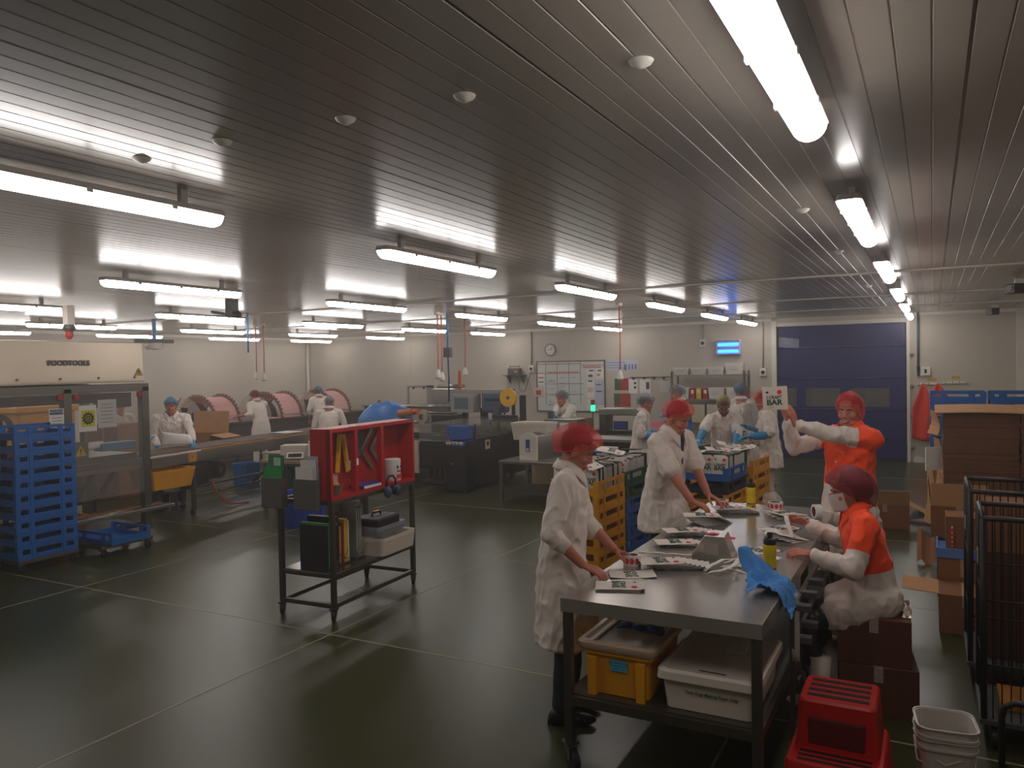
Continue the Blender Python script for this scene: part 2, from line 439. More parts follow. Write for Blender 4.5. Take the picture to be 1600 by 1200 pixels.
# tubs under the table
LIDM = mat('frosted_lid', '#b8a188', 0.35, var=.06)
yt = MB()
x0, x1, y0, y1, z0, z1 = -1.62, -1.23, 3.70, 4.26, .405, .655
cx, cy = (x0+x1)/2, (y0+y1)/2
def R4(w, d, z, r=.03): return [(cx+px, cy+py, z) for px, py in rrect(w, d, r)]
W, Dp = x1-x0, y1-y0
yt.loft([R4(W*.82, Dp*.88, z0), R4(W*.90, Dp*.94, z1-.04), R4(W*.98, Dp*.99, z1-.04), R4(W, Dp, z1), R4(W*.93, Dp*.95, z1), R4(W*.80, Dp*.86, z0+.01)])
for sx in (-.13, .13): yt.box((cx+sx, y0+.012, (z0+z1)/2-.03), (.05, .035, z1-z0-.05), taper=.85)
YTUB = yt.build('yellow_storage_tub', YELP, smooth=.6); tag(YTUB, 'yellow plastic tub with a clear lid on the shelf under the steel table', 'tub')
ld = MB(); ld.loft([R4(W+.01, Dp+.01, z1-.02), R4(W+.03, Dp+.03, z1+.0), R4(W+.03, Dp+.03, z1+.018), R4(W-.03, Dp-.03, z1+.024), R4(W-.07, Dp-.07, z1+.012)])
for sx in (-.13,): ld.bb(cx+sx-.006, cx+sx+.006, y0+.05, y1-.05, z1+.008, z1+.018)
ld.build('lid', LIDM, YTUB, smooth=.6)
lb = MB().box((cx+.01, y0+.016, .565), (.09, .002, .055)).build('blue_label', mat('blue_label', '#3fa0c0', .6), YTUB)
for i in range(3): text('lettering', ('BEST BEFORE DATE', 'USE INSIDE ONLY', 'BB 22 11 18')[i], .0125, INK, lb, (cx+.01, y0+.0148, .578-.015*i), (PI/2, 0, 0), .0002)
wt = MB()
x0, x1, y0, y1, z0, z1 = -1.195, -.73, 3.70, 4.36, .405, .575
cx, cy = (x0+x1)/2, (y0+y1)/2; W, Dp = x1-x0, y1-y0
wt.loft([R4(W*.90, Dp*.93, z0), R4(W*.97, Dp*.98, z1), R4(W*.93, Dp*.95, z1), R4(W*.86, Dp*.9, z0+.008)])
TUBW = mat('milky_white_tub', '#cfc3b4', 0.45, var=.03)
WTUB = wt.build('white_storage_tub', TUBW, smooth=.6); tag(WTUB, 'wide white plastic tub with a lid, beside the yellow tub under the table', 'tub')
ld = MB(); ld.loft([R4(W+.0, Dp+.0, z1-.025), R4(W+.03, Dp+.03, z1-.02), R4(W+.03, Dp+.03, z1+.018, .05), R4(W-.01, Dp-.01, z1+.028, .05), R4(W-.06, Dp-.06, z1+.018, .04)])
ld.build('lid', TUBW, WTUB, smooth=.6)
MB().tube([(cx-.05, y0+.06, z1+.021), (cx+.08, y0+.058, z1+.021)], .0025).build('lid_seam', INK, WTUB)
text('lettering', 'Tote Orgs Making Paper Only', .021, mat('green_marker', '#1c5a34', .6), WTUB, (cx+.02, y0+.008, z1-.075), (PI/2, 0, 0), .0002, bold=.0006)

# blue glove lying on the yellow tub's lid
def finger(mb, pts, r): mb.tube(pts, r, n=8)
GLV = mat('dark_blue_nitrile', '#1b3f86', 0.5, bump=.3, scale=60)
g = MB(); zc = .684
g.ell((-1.39, 3.99, zc), (.06, .035, .014))
for dx, dy in ((-.1, .02), (-.115, -.005), (-.105, -.03), (.07, .035), (.1, .012)):
    g.tube([(-1.39+dx*.4, 3.99+dy*.5, zc), (-1.39+dx*.8, 3.99+dy, zc+.004), (-1.39+dx*1.15, 3.99+dy*1.3, zc-.004)], [.012, .011, .007], n=7)
g.tube([(-1.34, 3.985, zc), (-1.30, 3.98, zc+.002), (-1.265, 3.97, zc)], [.028, .022, .026], n=8)
tag(g.build('nitrile_glove', GLV, smooth=True), 'crumpled dark blue glove lying on the yellow tub lid', 'glove')
# scrap of clear film on the white tub
FILM = mat('clear_film', '#d8d4cc', .15, alpha=.35, bump=.8, scale=25)
f = MB(); f.grid(lambda u, v: (-.95+.1*u, 4.02+.11*v, .606+.012*math.sin(u*9+v*5)*math.sin(v*7)+.004), 8, 8, .0008)
tag(f.build('film_scrap', FILM, smooth=True), 'crumpled scrap of clear film on the white tub lid', 'film')

# ------------------------------------------------------------------ printed pouches
POUCHW = mat('pouch_white', '#ded2c8', .55, bump=.05, scale=20)
POUCHG = mat('pouch_green', '#1d4a3a', .5)
def pouch_mesh(name, L=.26, W=.165, T=.008, back=POUCHG, curl=0.0):
    mb = MB(); nu, nv = 10, 6
    def top(u, v):
        b = math.sin(PI*min(1, max(0, u)))**.5 * math.sin(PI*v)**.6
        return (-L/2+L*u, -W/2+W*v, .0012 + T*.75*b + curl*(u-.5)**2)
    def bot(u, v):
        b = math.sin(PI*u)**.5 * math.sin(PI*v)**.6
        return (-L/2+L*u, W/2-W*v, .0006 - T*.0*b + curl*(u-.5)**2)
    mb.m(0).grid(top, nu, nv); mb.m(1).grid(bot, nu, nv)
    bmesh.ops.remove_doubles(mb.bm, verts=mb.bm.verts, dist=.0008)
    return mb
def pouch_print(par, L=.26, W=.165, T=.008, z=None):
    """word block, dark square and red dot on the front; up is +X"""
    z = .0012 + T*.8 if z is None else z
    r = (0, 0, -PI/2)
    text('print_word', 'I CRAFT', .036, PRINTG, par, (L*.06, 0, z), r, .0004, sx=1.0, bold=.0012)
    text('print_word', 'BAR', .06, PRINTG, par, (-L*.09, 0, z), r, .0004, sx=1.15, bold=.002)
    MB().box((L*.31, W*.28, z-.001), (.016, .016, .001)).build('print_mark', INK, par)
    MB().cyl((L*.29, -W*.27, z-.0015), (L*.29, -W*.27, z-.0002), .0165, n=18).build('red_dot', PRINTR, par)
def new_pouch(curl=0.0, T=.008, W=.165, L=.26):
    p = pouch_mesh('printed_pouch', L=L, W=W, T=T, curl=curl).build('printed_pouch', [POUCHW, POUCHG], smooth=.8)
    pouch_print(p, L=L, W=W, T=T)
    return p
VIEW = 0.49
PPROTO = new_pouch(); used_pouch = [False]
PFLAT = new_pouch(T=.004, curl=.03)
used_flat = [False]
def put_pouch(loc, rot, label, group=None, flat=False):
    src, us = (PFLAT, used_flat) if flat else (PPROTO, used_pouch)
    if us[0]: o = dup(src, loc, rot)
    else:
        o = src; us[0] = True; o.location = loc; o.rotation_euler = rot
    tag(o, label, 'pouch', group); return o
NUM = ['bottom', 'second', 'third', 'fourth', 'fifth', 'sixth', 'seventh', 'eighth', 'ninth', 'tenth']
def fan(cx, cy, rz, n, dx, dy, drz, where, group, tilt=.0, dz=.0075, flat=False):
    for i in range(n):
        nm = 'top' if i == n-1 else NUM[i]
        k = n-1-i
        a = rz + drz*k + random.uniform(-.03, .03)
        put_pouch((cx+dx*k, cy+dy*k, TZ+.001+dz*i), (tilt*.0, -tilt*k, a), '%s white printed pouch of the fan %s' % (nm, where) if n > 1 else where, group, flat)
put_pouch((-1.487, 3.945, TZ+.001), (0, 0, .33), 'white pouch lying alone at the near left corner of the steel table')
put_pouch((-1.487, 3.945, TZ+.011), (0, 0, .37), 'white pouch resting on the lone pouch at the near table corner')
put_pouch((-1.515, 4.215, TZ+.001), (0, 0, .47), 'white pouch under the hand of the front worker', flat=True)
fan(-1.41, 4.44, .55, 6, .026, .014, -.05, 'in front of the steel wedge box', 'fanned pouches near table front', tilt=.025)
fan(-1.50, 5.02, .5, 4, .028, .014, -.06, 'behind the paper strip', 'fanned pouches behind paper strip', tilt=.02)
fan(-1.54, 5.33, .6, 6, .025, .014, -.06, 'beside the thick pouch pile', 'fanned pouches beside thick pile', tilt=.025)
fan(-1.53, 5.80, .35, 9, .009, .004, .07, 'in the thick pile near the second worker', 'thick pouch pile', tilt=.0)
fan(-1.44, 6.30, .55, 6, .02, .008, -.05, 'at the far end beyond the second worker hands', 'fanned pouches at far end', tilt=.022)
fan(-.93, 5.56, 1.0, 8, .008, -.006, .22, 'in the loose heap by the seated person', 'loose heap by seated person')
fan(-1.02, 6.28, 2.4, 5, .014, .004, .3, 'in the far right heap on the steel table', 'far right heap of pouches')
put_pouch((-.98, 5.08, TZ+.001), (0, 0, .9), 'white pouch lying flat behind the near yellow bottle')
put_pouch((-.955, 4.60, TZ+.001), (0, 0, -.5), 'white pouch half under the blue cloth')

# ------------------------------------------------------------------ other things on the table
def sticker_roll(label, loc, rot=(0, 0, 0), R=.052, h=.06, dots=True):
    mb = MB(); mb.lathe([(R*.72, 0), (R, 0), (R, h), (R*.72, h), (R*.72, 0)], n=32, cap=False)
    o = mb.build('sticker_roll', PAPER, None, smooth=.6, loc=loc, rot=rot); tag(o, label, 'sticker roll', 'sticker rolls')
    MB().lathe([(R*.66, .002), (R*.72, .002), (R*.72, h-.002), (R*.66, h-.002), (R*.66, .002)], n=24, cap=False).build('core', CARD, o, smooth=.6)
    if dots:
        d = MB()
        for i in range(10):
            a = 2*PI*i/10; c = Vector((math.cos(a), math.sin(a), 0)); tt = Vector((-math.sin(a), math.cos(a), 0)); zz = Vector((0, 0, 1))
            pts = [];
            for q in range(14):
                th = 2*PI*q/14; ang = a + math.cos(th)*.0145/R
                pts.append(d.bm.verts.new((math.cos(ang)*(R+.0006), math.sin(ang)*(R+.0006), h/2 + math.sin(th)*.018)))
            d._f(pts)
        dd = d.build('red_dot', PRINTR, o); dd['kind'] = 'stuff'
    return o
sticker_roll('roll of red dot stickers by the front worker hands', (-1.59, 4.43, TZ+.001))
sticker_roll('roll of red dot stickers by the second worker hands', (-1.545, 6.52, TZ+.001))
sticker_roll('plain white label roll standing on edge at the right table edge', (-.80, 6.28, TZ+.056), (0, PI/2, .5), dots=False, R=.055, h=.05)
sticker_roll('roll of red dot stickers in the far right heap', (-1.13, 6.58, TZ+.001), R=.06)
# long paper strips and curled backing ribbon
def ribbon(name, label, pts, w, m=PAPER, t=.0008):
    pts = [Vector(p) for p in pts]; n = len(pts) - 1
    def fn(u, v):
        k = min(n - 1, int(u * n)); q = pts[k].lerp(pts[k+1], u*n-k)
        d = (pts[k+1]-pts[k]); s = Vector((-d.y, d.x, 0)); s = s.normalized() if s.length > 1e-6 else Vector((1, 0, 0))
        return q + s*(v-.5)*w + Vector((0, 0, .003*math.sin(u*20)))
    mb = MB(); mb.grid(fn, n*3, 1, t)
    return tag(mb.build(name, m, smooth=True), label, 'paper strip')
ribbon('paper_strip', 'long white paper strip lying across the steel table', [(-1.66, 4.74, TZ+.004), (-1.55, 4.765, TZ+.004), (-1.45, 4.77, TZ+.004), (-1.32, 4.80, TZ+.004)], .022)
zz = TZ+.004
ribbon('backing_ribbon', 'curled white backing ribbon in front of the wedge box', [(-1.16, 4.45, zz), (-1.13, 4.50, zz+.03), (-1.08, 4.57, zz+.045), (-1.02, 4.68, zz+.035), (-.97, 4.75, zz+.01), (-.93, 4.80, zz)], .03)
ribbon('backing_ribbon', 'looped white backing ribbon right of the wedge box', [(-1.13, 4.41, zz+.002), (-1.07, 4.42, zz+.02), (-1.01, 4.5, zz+.03), (-1.0, 4.6, zz+.05), (-1.04, 4.68, zz+.03), (-1.1, 4.66, zz+.002)], .028)
ribbon('backing_ribbon', 'flat white backing paper beside the near yellow bottle', [(-.9, 4.52, zz), (-.88, 4.62, zz+.004), (-.9, 4.74, zz), (-.86, 4.86, zz+.004), (-.84, 4.95, zz)], .06)
ribbon('backing_ribbon', 'crumpled white backing paper under the seated person hands', [(-.98, 5.28, zz+.07), (-.92, 5.3, zz+.09), (-.86, 5.27, zz+.07), (-.8, 5.3, zz+.06)], .05)
# label dispenser: steel wedge with a sticker and red tape over it
wd = MB()
M = Matrix.Translation((-1.19, 4.82, TZ)) @ Matrix.Rotation(.1, 4, 'Z')
wd.prism([(-.13, 0), (.13, 0), (.115, .02), (.07, .145), (-.05, .145), (-.125, .03)], -.1, .1, 'Y', M)
WD = wd.build('label_dispenser', TOPST, None, bevel=.003); tag(WD, 'stainless steel wedge shaped label dispenser on the table', 'dispenser')
lab = MB(); lab.prism([(-.045, .035), (.035, .035), (.035, .105), (-.045, .105)], -.1015, -.1, 'Y', M); lab.build('paper_label', mat('grey_label', '#a59c90', .6), WD)
rt = MB(); rt.grid(lambda u, v: M @ Vector((-.045+.17*u, -.05+.05*v, .1475+.018*math.sin(u*8)*u-(.1*(u-.6) if u > .6 else 0))), 14, 2, .0012); rt.build('red_tape', PRINTR, WD)
# two yellow drinking bottles
def bottle(label, loc):
    b = MB(); b.lathe([(.034, 0), (.037, .004), (.037, .095), (.033, .11), (.0335, .118), (.037, .13), (.037, .178), (.031, .19)], n=28)
    o = b.build('drinking_bottle', YELB, None, smooth=.7, loc=loc); tag(o, label, 'bottle', 'yellow drinking bottles')
    c = MB(); c.lathe([(.034, .187), (.0345, .21), (.031, .217), (.013, .224), (.0125, .234), (.016, .237), (.014, .252), (.006, .254)], n=24); c.build('cap', BLACKP, o, smooth=.7)
    t1 = text('lettering', 'drinkbottle', .016, INK, o, (0, -.0375, .055), (PI/2, 0, 0), .0003, bold=.0008)
    t2 = text('lettering', 'pure', .018, INK, o, (.008, -.0375, .037), (PI/2, .15, 0), .0003, bold=.001)
    for q in (t1, t2):
        for v in q.data.vertices:
            a = v.co.x / .037; v.co = Vector((math.sin(a)*.0375 - 0, v.co.y, -(1-math.cos(a))*.0375)) if True else v.co
    o.rotation_euler = (0, 0, .25)
    return o
bottle('yellow drinking bottle with black cap, nearest the camera beside the blue cloth', (-.80, 4.47, TZ+.001))
bottle('yellow drinking bottle with black cap at the far end of the steel table', (-1.30, 6.47, TZ+.001))
# blue cleaning cloth draped over the near right corner
BLUEC = mat('blue_cloth', '#4f8fd6', .8, bump=.5, scale=90, var=.08, vscale=40)
cl = MB()
def cloth(u, v):
    x = -.90 + .30*u + .05*v; y = 4.42 - .36*v + .06*u
    z = TZ + .012 + .03*abs(math.sin(u*5+v*3))*(1-u*.4) + .02*math.sin(v*8+u*2)*math.sin(u*6)
    pk = math.exp(-((u-.12)**2+(v-.15)**2)/.03); z += .13*pk; x -= .07*pk
    q = Vector((u*7, v*7, 1.3)); z += .030*abs(noise.noise(q)) + .014*noise.noise(q*2.3); x += .018*noise.noise(q*1.3+Vector((5, 0, 0))); y += .018*noise.noise(q*1.3)
    if x > TX1-.005:
        ov = x - (TX1-.005); x = TX1+.006+ov*.35; z -= ov*.9 + .02
    z = max(z, TZ+.004) if x < TX1 else z
    return (x, y, z)
cl.grid(cloth, 40, 40, .0015)
tag(cl.build('cleaning_cloth', BLUEC, smooth=True), 'crumpled light blue cleaning cloth on the near right table corner', 'cloth')
# clear bag behind the far bottle
bg_ = MB()
bg_.ell((-1.16, 6.62, TZ+.065), (.07, .05, .06), 20, 12)
for v in bg_.bm.verts:
    n = noise.noise(v.co*22)*.03; v.co += Vector((n, n*.7, abs(n)*.8))
tag(bg_.build('clear_bag', FILM, smooth=False), 'crumpled clear plastic bag beside the far yellow bottle', 'bag')

# ------------------------------------------------------------------ low frame with dark rails right of the table
t2 = thing('rail_rack', 'low steel frame with dark rails between the table and the seated person', 'rack')
for x, y in ((-.66, 4.30), (-.66, 5.9)): MB().bb(x-.012, x+.012, y-.012, y+.012, .0, .82).build('post', STEELD, t2)
MB().bb(-.672, -.648, 4.31, 5.89, .78, .80).build('long_rail', STEELD, t2)
for z, y in ((.79, 4.36), (.79, 4.62), (.79, 4.9), (.62, 4.36), (.62, 4.62)):
    MB().bb(-.66, -.57, y-.03, y+.03, z-.018, z+.018).build('rail', GREYP, t2, bevel=.004)
MB().bb(-.67, -.65, 4.31, 5.89, .60, .62).build('long_rail', STEELD, t2)
ribbon('hanging_strap', 'grey plastic strap hanging from the right edge of the steel table', [(-.655, 4.36, .86), (-.648, 4.33, .78), (-.642, 4.3, .66), (-.64, 4.28, .52)], .04, mat('grey_strap', '#98938c', .5), .002)

# ------------------------------------------------------------------ red two-step stool
ts = thing('step_stool', 'red plastic two step stool with black grip strips', 'step stool', (-.415, 4.0, 0))
REDP = mat('red_plastic', '#b81712', 0.42)
def slab(mb, x0, x1, y0, y1, z0, z1, tp=.9, r=.03):
    cx, cy = (x0+x1)/2, (y0+y1)/2
    mb.loft([[(cx+px/tp, cy+py/tp, z0) for px, py in rrect((x1-x0), (y1-y0), r)], [(cx+px, cy+py, z1-.012) for px, py in rrect(x1-x0, y1-y0, r)], [(cx+px, cy+py, z1) for px, py in rrect(x1-x0-.02, y1-y0-.02, r-.008)]])
s = MB()
slab(s, -.175, .175, .0, .33, .22, .45, .92)
s.build('upper_body', REDP, ts, smooth=.6)
s = MB(); slab(s, -.215, .215, -.19, .36, .0, .22, .92); s.build('lower_body', REDP, ts, smooth=.6)
fr = MB()
fr.bb(-.13, .13, -.016, .02, .235, .37); fr.build('front_recess_shade', mat('recess_shade_red', '#5e0f0d', .6), ts, bevel=.01)  # solid block stands for the recess, its shade put into the darker red
for i in range(4): MB().bb(-.14, .14, .055+i*.066, .085+i*.066, .447, .4525).build('grip_strip', BLACKP, ts)
for i in range(3): MB().bb(-.16, .16, -.155+i*.045, -.135+i*.045, .218, .2225).build('grip_strip', BLACKP, ts)

# ------------------------------------------------------------------ nested white pails
PAILW = mat('translucent_pail', '#cfc6bd', 0.4, trans=.15)
def pail(label, z0, z1):
    cx, cy = .045, 4.245; mb = MB()
    def R(w, z): return [(cx + (px*math.cos(.12)-py*math.sin(.12)), cy + (px*math.sin(.12)+py*math.cos(.12)), z) for px, py in rrect(w, w, w*.22)]
    mb.loft([R(.19, z0), R(.245, z1-.05), R(.262, z1-.05), R(.262, z1-.04), R(.25, z1-.04), R(.255, z1), R(.268, z1), R(.268, z1-.006), R(.245, z1-.006), R(.18, z0+.006)])
    o = mb.build('white_pail', PAILW, smooth=.5); tag(o, label, 'pail', 'nested white pails')
    MB().tube([(cx-.135, cy, z1-.045), (cx-.12, cy-.09, z1-.12), (cx, cy-.135, z1-.16), (cx+.12, cy-.09, z1-.12), (cx+.135, cy, z1-.045)], .003).build('handle', WHITEP, o)
    return o
pail('lower of the two nested white pails beside the red stool', 0.0, .31)
pail('upper of the two nested white pails beside the red stool', .05, .365)

# ------------------------------------------------------------------ cartons under the seated person
def carton(name, label, c, s, rz=0.0, m=CARD, open_top=False, tape=True, flaps=(), cat='box', group=None, tapem=None):
    """closed carton, or an open one with walls and named flaps"""
    t = thing(name, label, cat, c, rz, group); w, d, h = s
    b = MB()
    if not open_top: b.bb(-w/2, w/2, -d/2, d/2, 0, h)
    else:
        th = .006
        b.bb(-w/2, w/2, -d/2, d/2, 0, th); b.bb(-w/2, -w/2+th, -d/2, d/2, th, h); b.bb(w/2-th, w/2, -d/2, d/2, th, h); b.bb(-w/2+th, w/2-th, -d/2, -d/2+th, th, h); b.bb(-w/2+th, w/2-th, d/2-th, d/2, th, h)
    b.build('body', m, t, bevel=.003)
    if tape:
        tm = tapem or mat('packing_tape', '#b7987a', .25)
        tb = MB()
        if not open_top: tb.bb(-.025, .025, -d/2-.001, d/2+.001, h-.0, h+.001)
        tb.bb(-.025, .025, -d/2-.0012, -d/2, h*.7, h+.001); tb.build('tape', tm, t)
    for side, ang, ln in flaps:
        f = MB(); w2 = (d if side in 'xX' else w)
        dirv = {'x': Vector((-1, 0, 0)), 'X': Vector((1, 0, 0)), 'y': Vector((0, -1, 0)), 'Y': Vector((0, 1, 0))}[side]
        tang = Vector((-dirv.y, dirv.x, 0)); edge = Vector((dirv.x*w/2, dirv.y*d/2, h))
        out = dirv*math.cos(ang) + Vector((0, 0, 1))*math.sin(ang)
        nn = out.cross(tang)
        pts = [edge - tang*w2/2, edge + tang*w2/2, edge + tang*(w2/2-.004) + out*ln, edge - tang*(w2/2-.004) + out*ln]
        f.loft([pts, [p + nn*.005 for p in pts]]); f.build('flap', CARDL if m is CARD else m, t)
    return t
FOILT = mat('shiny_clear_tape', '#c9b9a8', .12, metal=.4, bump=.6, scale=60)
carton('carton', 'brown carton standing on the floor, lower of the two under the seated person', (-.315, 5.24, 0), (.43, .46, .29), .12, mat('dark_brown_cardboard', '#5d3422', .85, bump=.08, scale=30, var=.1), tapem=FOILT)
carton('carton', 'brown carton the seated person sits on', (-.325, 5.28, .292), (.40, .48, .275), .05, MATS['dark_brown_cardboard'], tapem=FOILT)
w = MB(); w.grid(lambda u, v: (-.165+.05*u, 5.12+.2*v, .575+.025*math.sin(u*9)*math.sin(v*7)+.02*v), 8, 10, .001)
tag(w.build('tape_tangle', FOILT, smooth=False), 'shiny crinkled tape sticking up from the carton behind the seated person', 'tape')
# ------------------------------------------------------------------ crates (bread-crate type: two high ends with three slots, two low long sides)
CL, CW, CH = .66, .50, .139
def crate_mesh(low=.075, high=.139, L=CL, W=CW):
    mb = MB(); t = .012
    mb.bb(-L/2, L/2, -W/2, W/2, 0, .01)                              # base plate
    # low sides (facing the L direction ends): solid band low, open above
    for s in (-1, 1):
        y = s*(W/2 - t/2)
        mb.bb(-L/2, L/2, y-t/2, y+t/2, .01, .055); mb.bb(-L/2, L/2, y-t/2, y+t/2, high-.03, high)
        for x0, x1 in ((-L/2, -L/2+.05), (-.20, -.14), (.14, .20), (L/2-.05, L/2)):
            mb.bb(x0, x1, y-t/2, y+t/2, .055, high-.03)
        mb.bb(-L/2, L/2, y+s*t/2, y+s*(t/2+.006), high-.012, high)   # rim lip
        mb.bb(-.13, .13, y+s*t/2, y+s*(t/2+.004), .018, .045)
        for x in (-.17, .17): mb.bb(x-.012, x+.012, y+s*t/2, y+s*(t/2+.007), .004, high-.012)
    for s in (-1, 1):
        x = s*(L/2 - t/2)
        mb.bb(x-t/2, x+t/2, -W/2+t, W/2-t, .01, low)
        mb.bb(x+s*t/2, x+s*(t/2+.006), -W/2+t, W/2-t, low-.014, low)
        for y0, y1 in ((-W/2+t, -W/2+.05), (W/2-.05, W/2-t)): mb.bb(x-t/2, x+t/2, y0, y1, low, high)
    return mb
CRATES = {}
def crate(x, y, z, rz, m, label, group):
    if m.name not in CRATES:
        o = crate_mesh().build('stacking_crate', m); CRATES[m.name] = o
    else: o = dup(CRATES[m.name])
    o.location = (x, y, z); o.rotation_euler = (0, 0, rz)
    tag(o, label, 'crate', group); return o
BLKC = mat('black_crate_plastic', '#23252b', .5)
GRNC = mat('green_crate_plastic', '#125038', .45)
DKYEL = YELP
def stack(x, y, z0, rz, mats, colours, where, group):
    """crates from the floor up; the slotted side faces +X when rz = pi/2"""
    n = len(mats)
    for i, (m, c) in enumerate(zip(mats, colours)):
        pos = 'top' if i == n-1 else ('bottom' if i == 0 else NUM[i] + ' lowest')
        crate(x, y, z0 + CH*i + .001*i, rz + random.uniform(-.012, .012), m, '%s %s crate of the stack %s' % (pos, c, where), group)
A = PI/2
# yellow stack behind the front worker
Y1 = (-3.045, 7.24)
stack(Y1[0], Y1[1], .005, A-.05, [YELP]*7, ['yellow']*7, 'beside the front worker', 'yellow crates beside the front worker')
# green over blue stack behind it
G1 = (-3.03, 7.98)
stack(G1[0], G1[1], .005, A-.05, [BLUEP]*5 + [GRNC]*2, ['blue']*5 + ['dark green']*2, 'behind the second worker', 'crates behind the second worker')
# black and blue over yellow stack at the table's far end
K1 = (-2.12, 8.62)
stack(K1[0], K1[1], .005, A-.09, [YELP]*5 + [BLKC, BLUEP], ['yellow']*5 + ['black', 'blue'], 'at the far end of the table', 'crates at the far end of the table')
S3 = (-2.0, 9.36)
stack(S3[0], S3[1], .005, A-.09, [YELP]*7, ['yellow']*7, 'before the worker at the blue door', 'yellow crates before the blue door worker')
S4 = (-2.70, 9.50)
stack(S4[0], S4[1], .005, A-.09, [YELP]*6 + [BLUEP], ['yellow']*6 + ['blue'], 'before the person in the cream hairnet', 'crates before the person in the cream hairnet')
# pouches standing in the top crates
PUP = new_pouch(T=.024, W=.17, L=.24); used_up = [False]
def up_pouch(loc, yaw, tilt, label, group):
    """standing pouch: its +X (print up) points up, front faces yaw"""
    if used_up[0]: o = dup(PUP)
    else: o = PUP; used_up[0] = True
    R = Matrix.Rotation(yaw, 4, 'Z') @ Matrix.Rotation(tilt, 4, 'Y') @ Matrix(((0, 0, 1, 0), (0, 1, 0, 0), (1, 0, 0, 0), (0, 0, 0, 1))) @ Matrix.Rotation(PI, 4, 'X')
    o.rotation_euler = R.to_euler(); o.location = loc
    tag(o, label, 'pouch', group); return o
def fill(cx, cy, z, rz, label, group, rows=3, per=15, step=.040, flat=3):
    R = Matrix.Rotation(rz, 3, 'Z')
    for r in range(rows):
        for i in range(per):
            p = R @ Vector((-CL/2+.05+i*step, (r-(rows-1)/2)*.158, .135))
            yaw = rz + (PI if random.random() < .12 else 0)
            up_pouch((cx+p.x, cy+p.y, z+p.z+random.uniform(-.008, .012)), yaw, random.uniform(-.10, .10), label, group)
fill(Y1[0], Y1[1], .005+CH*6+.02, A-.05, 'white pouch standing packed in the top yellow crate beside the front worker', 'pouches in the yellow crate beside the front worker')
fill(G1[0], G1[1], .005+CH*6+.02, A-.05, 'white pouch standing packed in the green crate behind the second worker', 'pouches in the green crate')
fill(K1[0], K1[1], .005+CH*6+.02, A-.09, 'white pouch standing packed in the blue crate at the far end of the table', 'pouches in the blue crate')
fill(S3[0], S3[1], .005+CH*6+.02, A-.09, 'white pouch standing packed in the yellow crate before the blue door', 'pouches in the far yellow crate', rows=2, per=9, step=.062)
for k_, (dx, dy, a, tl) in enumerate(((-.1, -.25, .3, .3), (.05, -.2, 1.1, .25), (.12, -.28, -.4, .35), (.17, -.05, 2.0, .2))):
    put_pouch((Y1[0]+dx, Y1[1]+dy, 1.13+.012*k_), (.2*(-1)**k_, tl, a), '%s white pouch dropped on the packed yellow crate' % ['first', 'second', 'third', 'last'][k_], 'pouches dropped on the yellow crate')
for k_, (dx, dy, a, tl) in enumerate(((-.2, -.25, .3, .1), (-.05, -.2, 1.1, -.15), (.08, -.18, .5, .1), (-.12, -.05, 2.0, .2), (.14, .1, .4, .2))):
    put_pouch((K1[0]+dx, K1[1]+dy, 1.145+.012*k_), (.15*(-1)**k_, tl, a), 'white pouch lying number %s on the packed blue crate' % ['one', 'two', 'three', 'four', 'five'][k_], 'pouches dropped on the blue crate')
for k_, (dx, dy, a, tl) in enumerate(((-.12, .1, .3, .2), (.1, .2, 1.1, .1), (.0, -.1, .2, .2))):
    put_pouch((G1[0]+dx, G1[1]+dy, 1.15+.012*k_), (.15*(-1)**k_, tl, a), 'white pouch lying loose on the packed green crate', 'pouches dropped on the green crate')
put_pouch((S3[0]+.1, S3[1]-.28, 1.12), (.1, -.2, .5), 'white pouch lying across the far yellow crate edge')

# ------------------------------------------------------------------ black wire roll cages on the right
CAGE = mat('dark_cage_steel', '#2e2a28', .45, .7)
def cage(label, x0, y0, w, d, h, n=9):
    t = thing('roll_cage', label, 'roll cage', (x0, y0, 0), 0, 'roll cages by the right wall')
    fr = MB(); z0 = .16
    for x in (0, w):
        for y in (0, d): MB().tube([(x, y, z0), (x, y, h)], .016).build('corner_post', CAGE, t, smooth=True)
    for y in (0, d): MB().tube([(0, y, h), (w, y, h)], .015).build('top_rail', CAGE, t, smooth=True)
    for x in (0, w): MB().tube([(x, 0, h), (x, d, h)], .015).build('side_rail', CAGE, t, smooth=True)
    for z in (.45, .8):
        MB().tube([(0, 0, z), (w, 0, z)], .007).build('cross_rail', CAGE, t, smooth=True)
        for x in (0, w): MB().tube([(x, 0, z), (x, d, z)], .007).build('side_cross_rail', CAGE, t, smooth=True)
    pn = MB()
    for i in range(1, 18): pn.tube([(w*i/18, 0, z0), (w*i/18, 0, h)], .0035, n=5)
    o = pn.build('front_wires', CAGE, t); o['kind'] = 'stuff'
    for x in (0, w):
        pn = MB()
        for i in range(1, n): pn.tube([(x, d*i/n, z0), (x, d*i/n, h)], .0035, n=5)
        o = pn.build('side_wires', CAGE, t); o['kind'] = 'stuff'
    pn = MB()
    for i in range(1, 18): pn.tube([(w*i/18, d, z0), (w*i/18, d, h)], .0035, n=5)
    o = pn.build('rear_wires', CAGE, t); o['kind'] = 'stuff'
    MB().bb(-.02, w+.02, -.02, d+.02, z0-.03, z0).build('base', GREYP, t, bevel=.004)
    for x in (.05, w-.05):
        for y in (.05, d-.05): castor(t, x, y, .13, .055)
    MB().bb(-.02, -.017, d*.25, d*.45, h-.28, h-.2).build('name_plate', mat('grey_plate', '#8d8a85', .5), t)
    return t
cage('nearest black wire roll cage by the right edge', .235, 4.86, .75, .50, 1.24)
cage('second black wire roll cage behind the nearest one', .205, 5.75, .75, .62, 1.25)
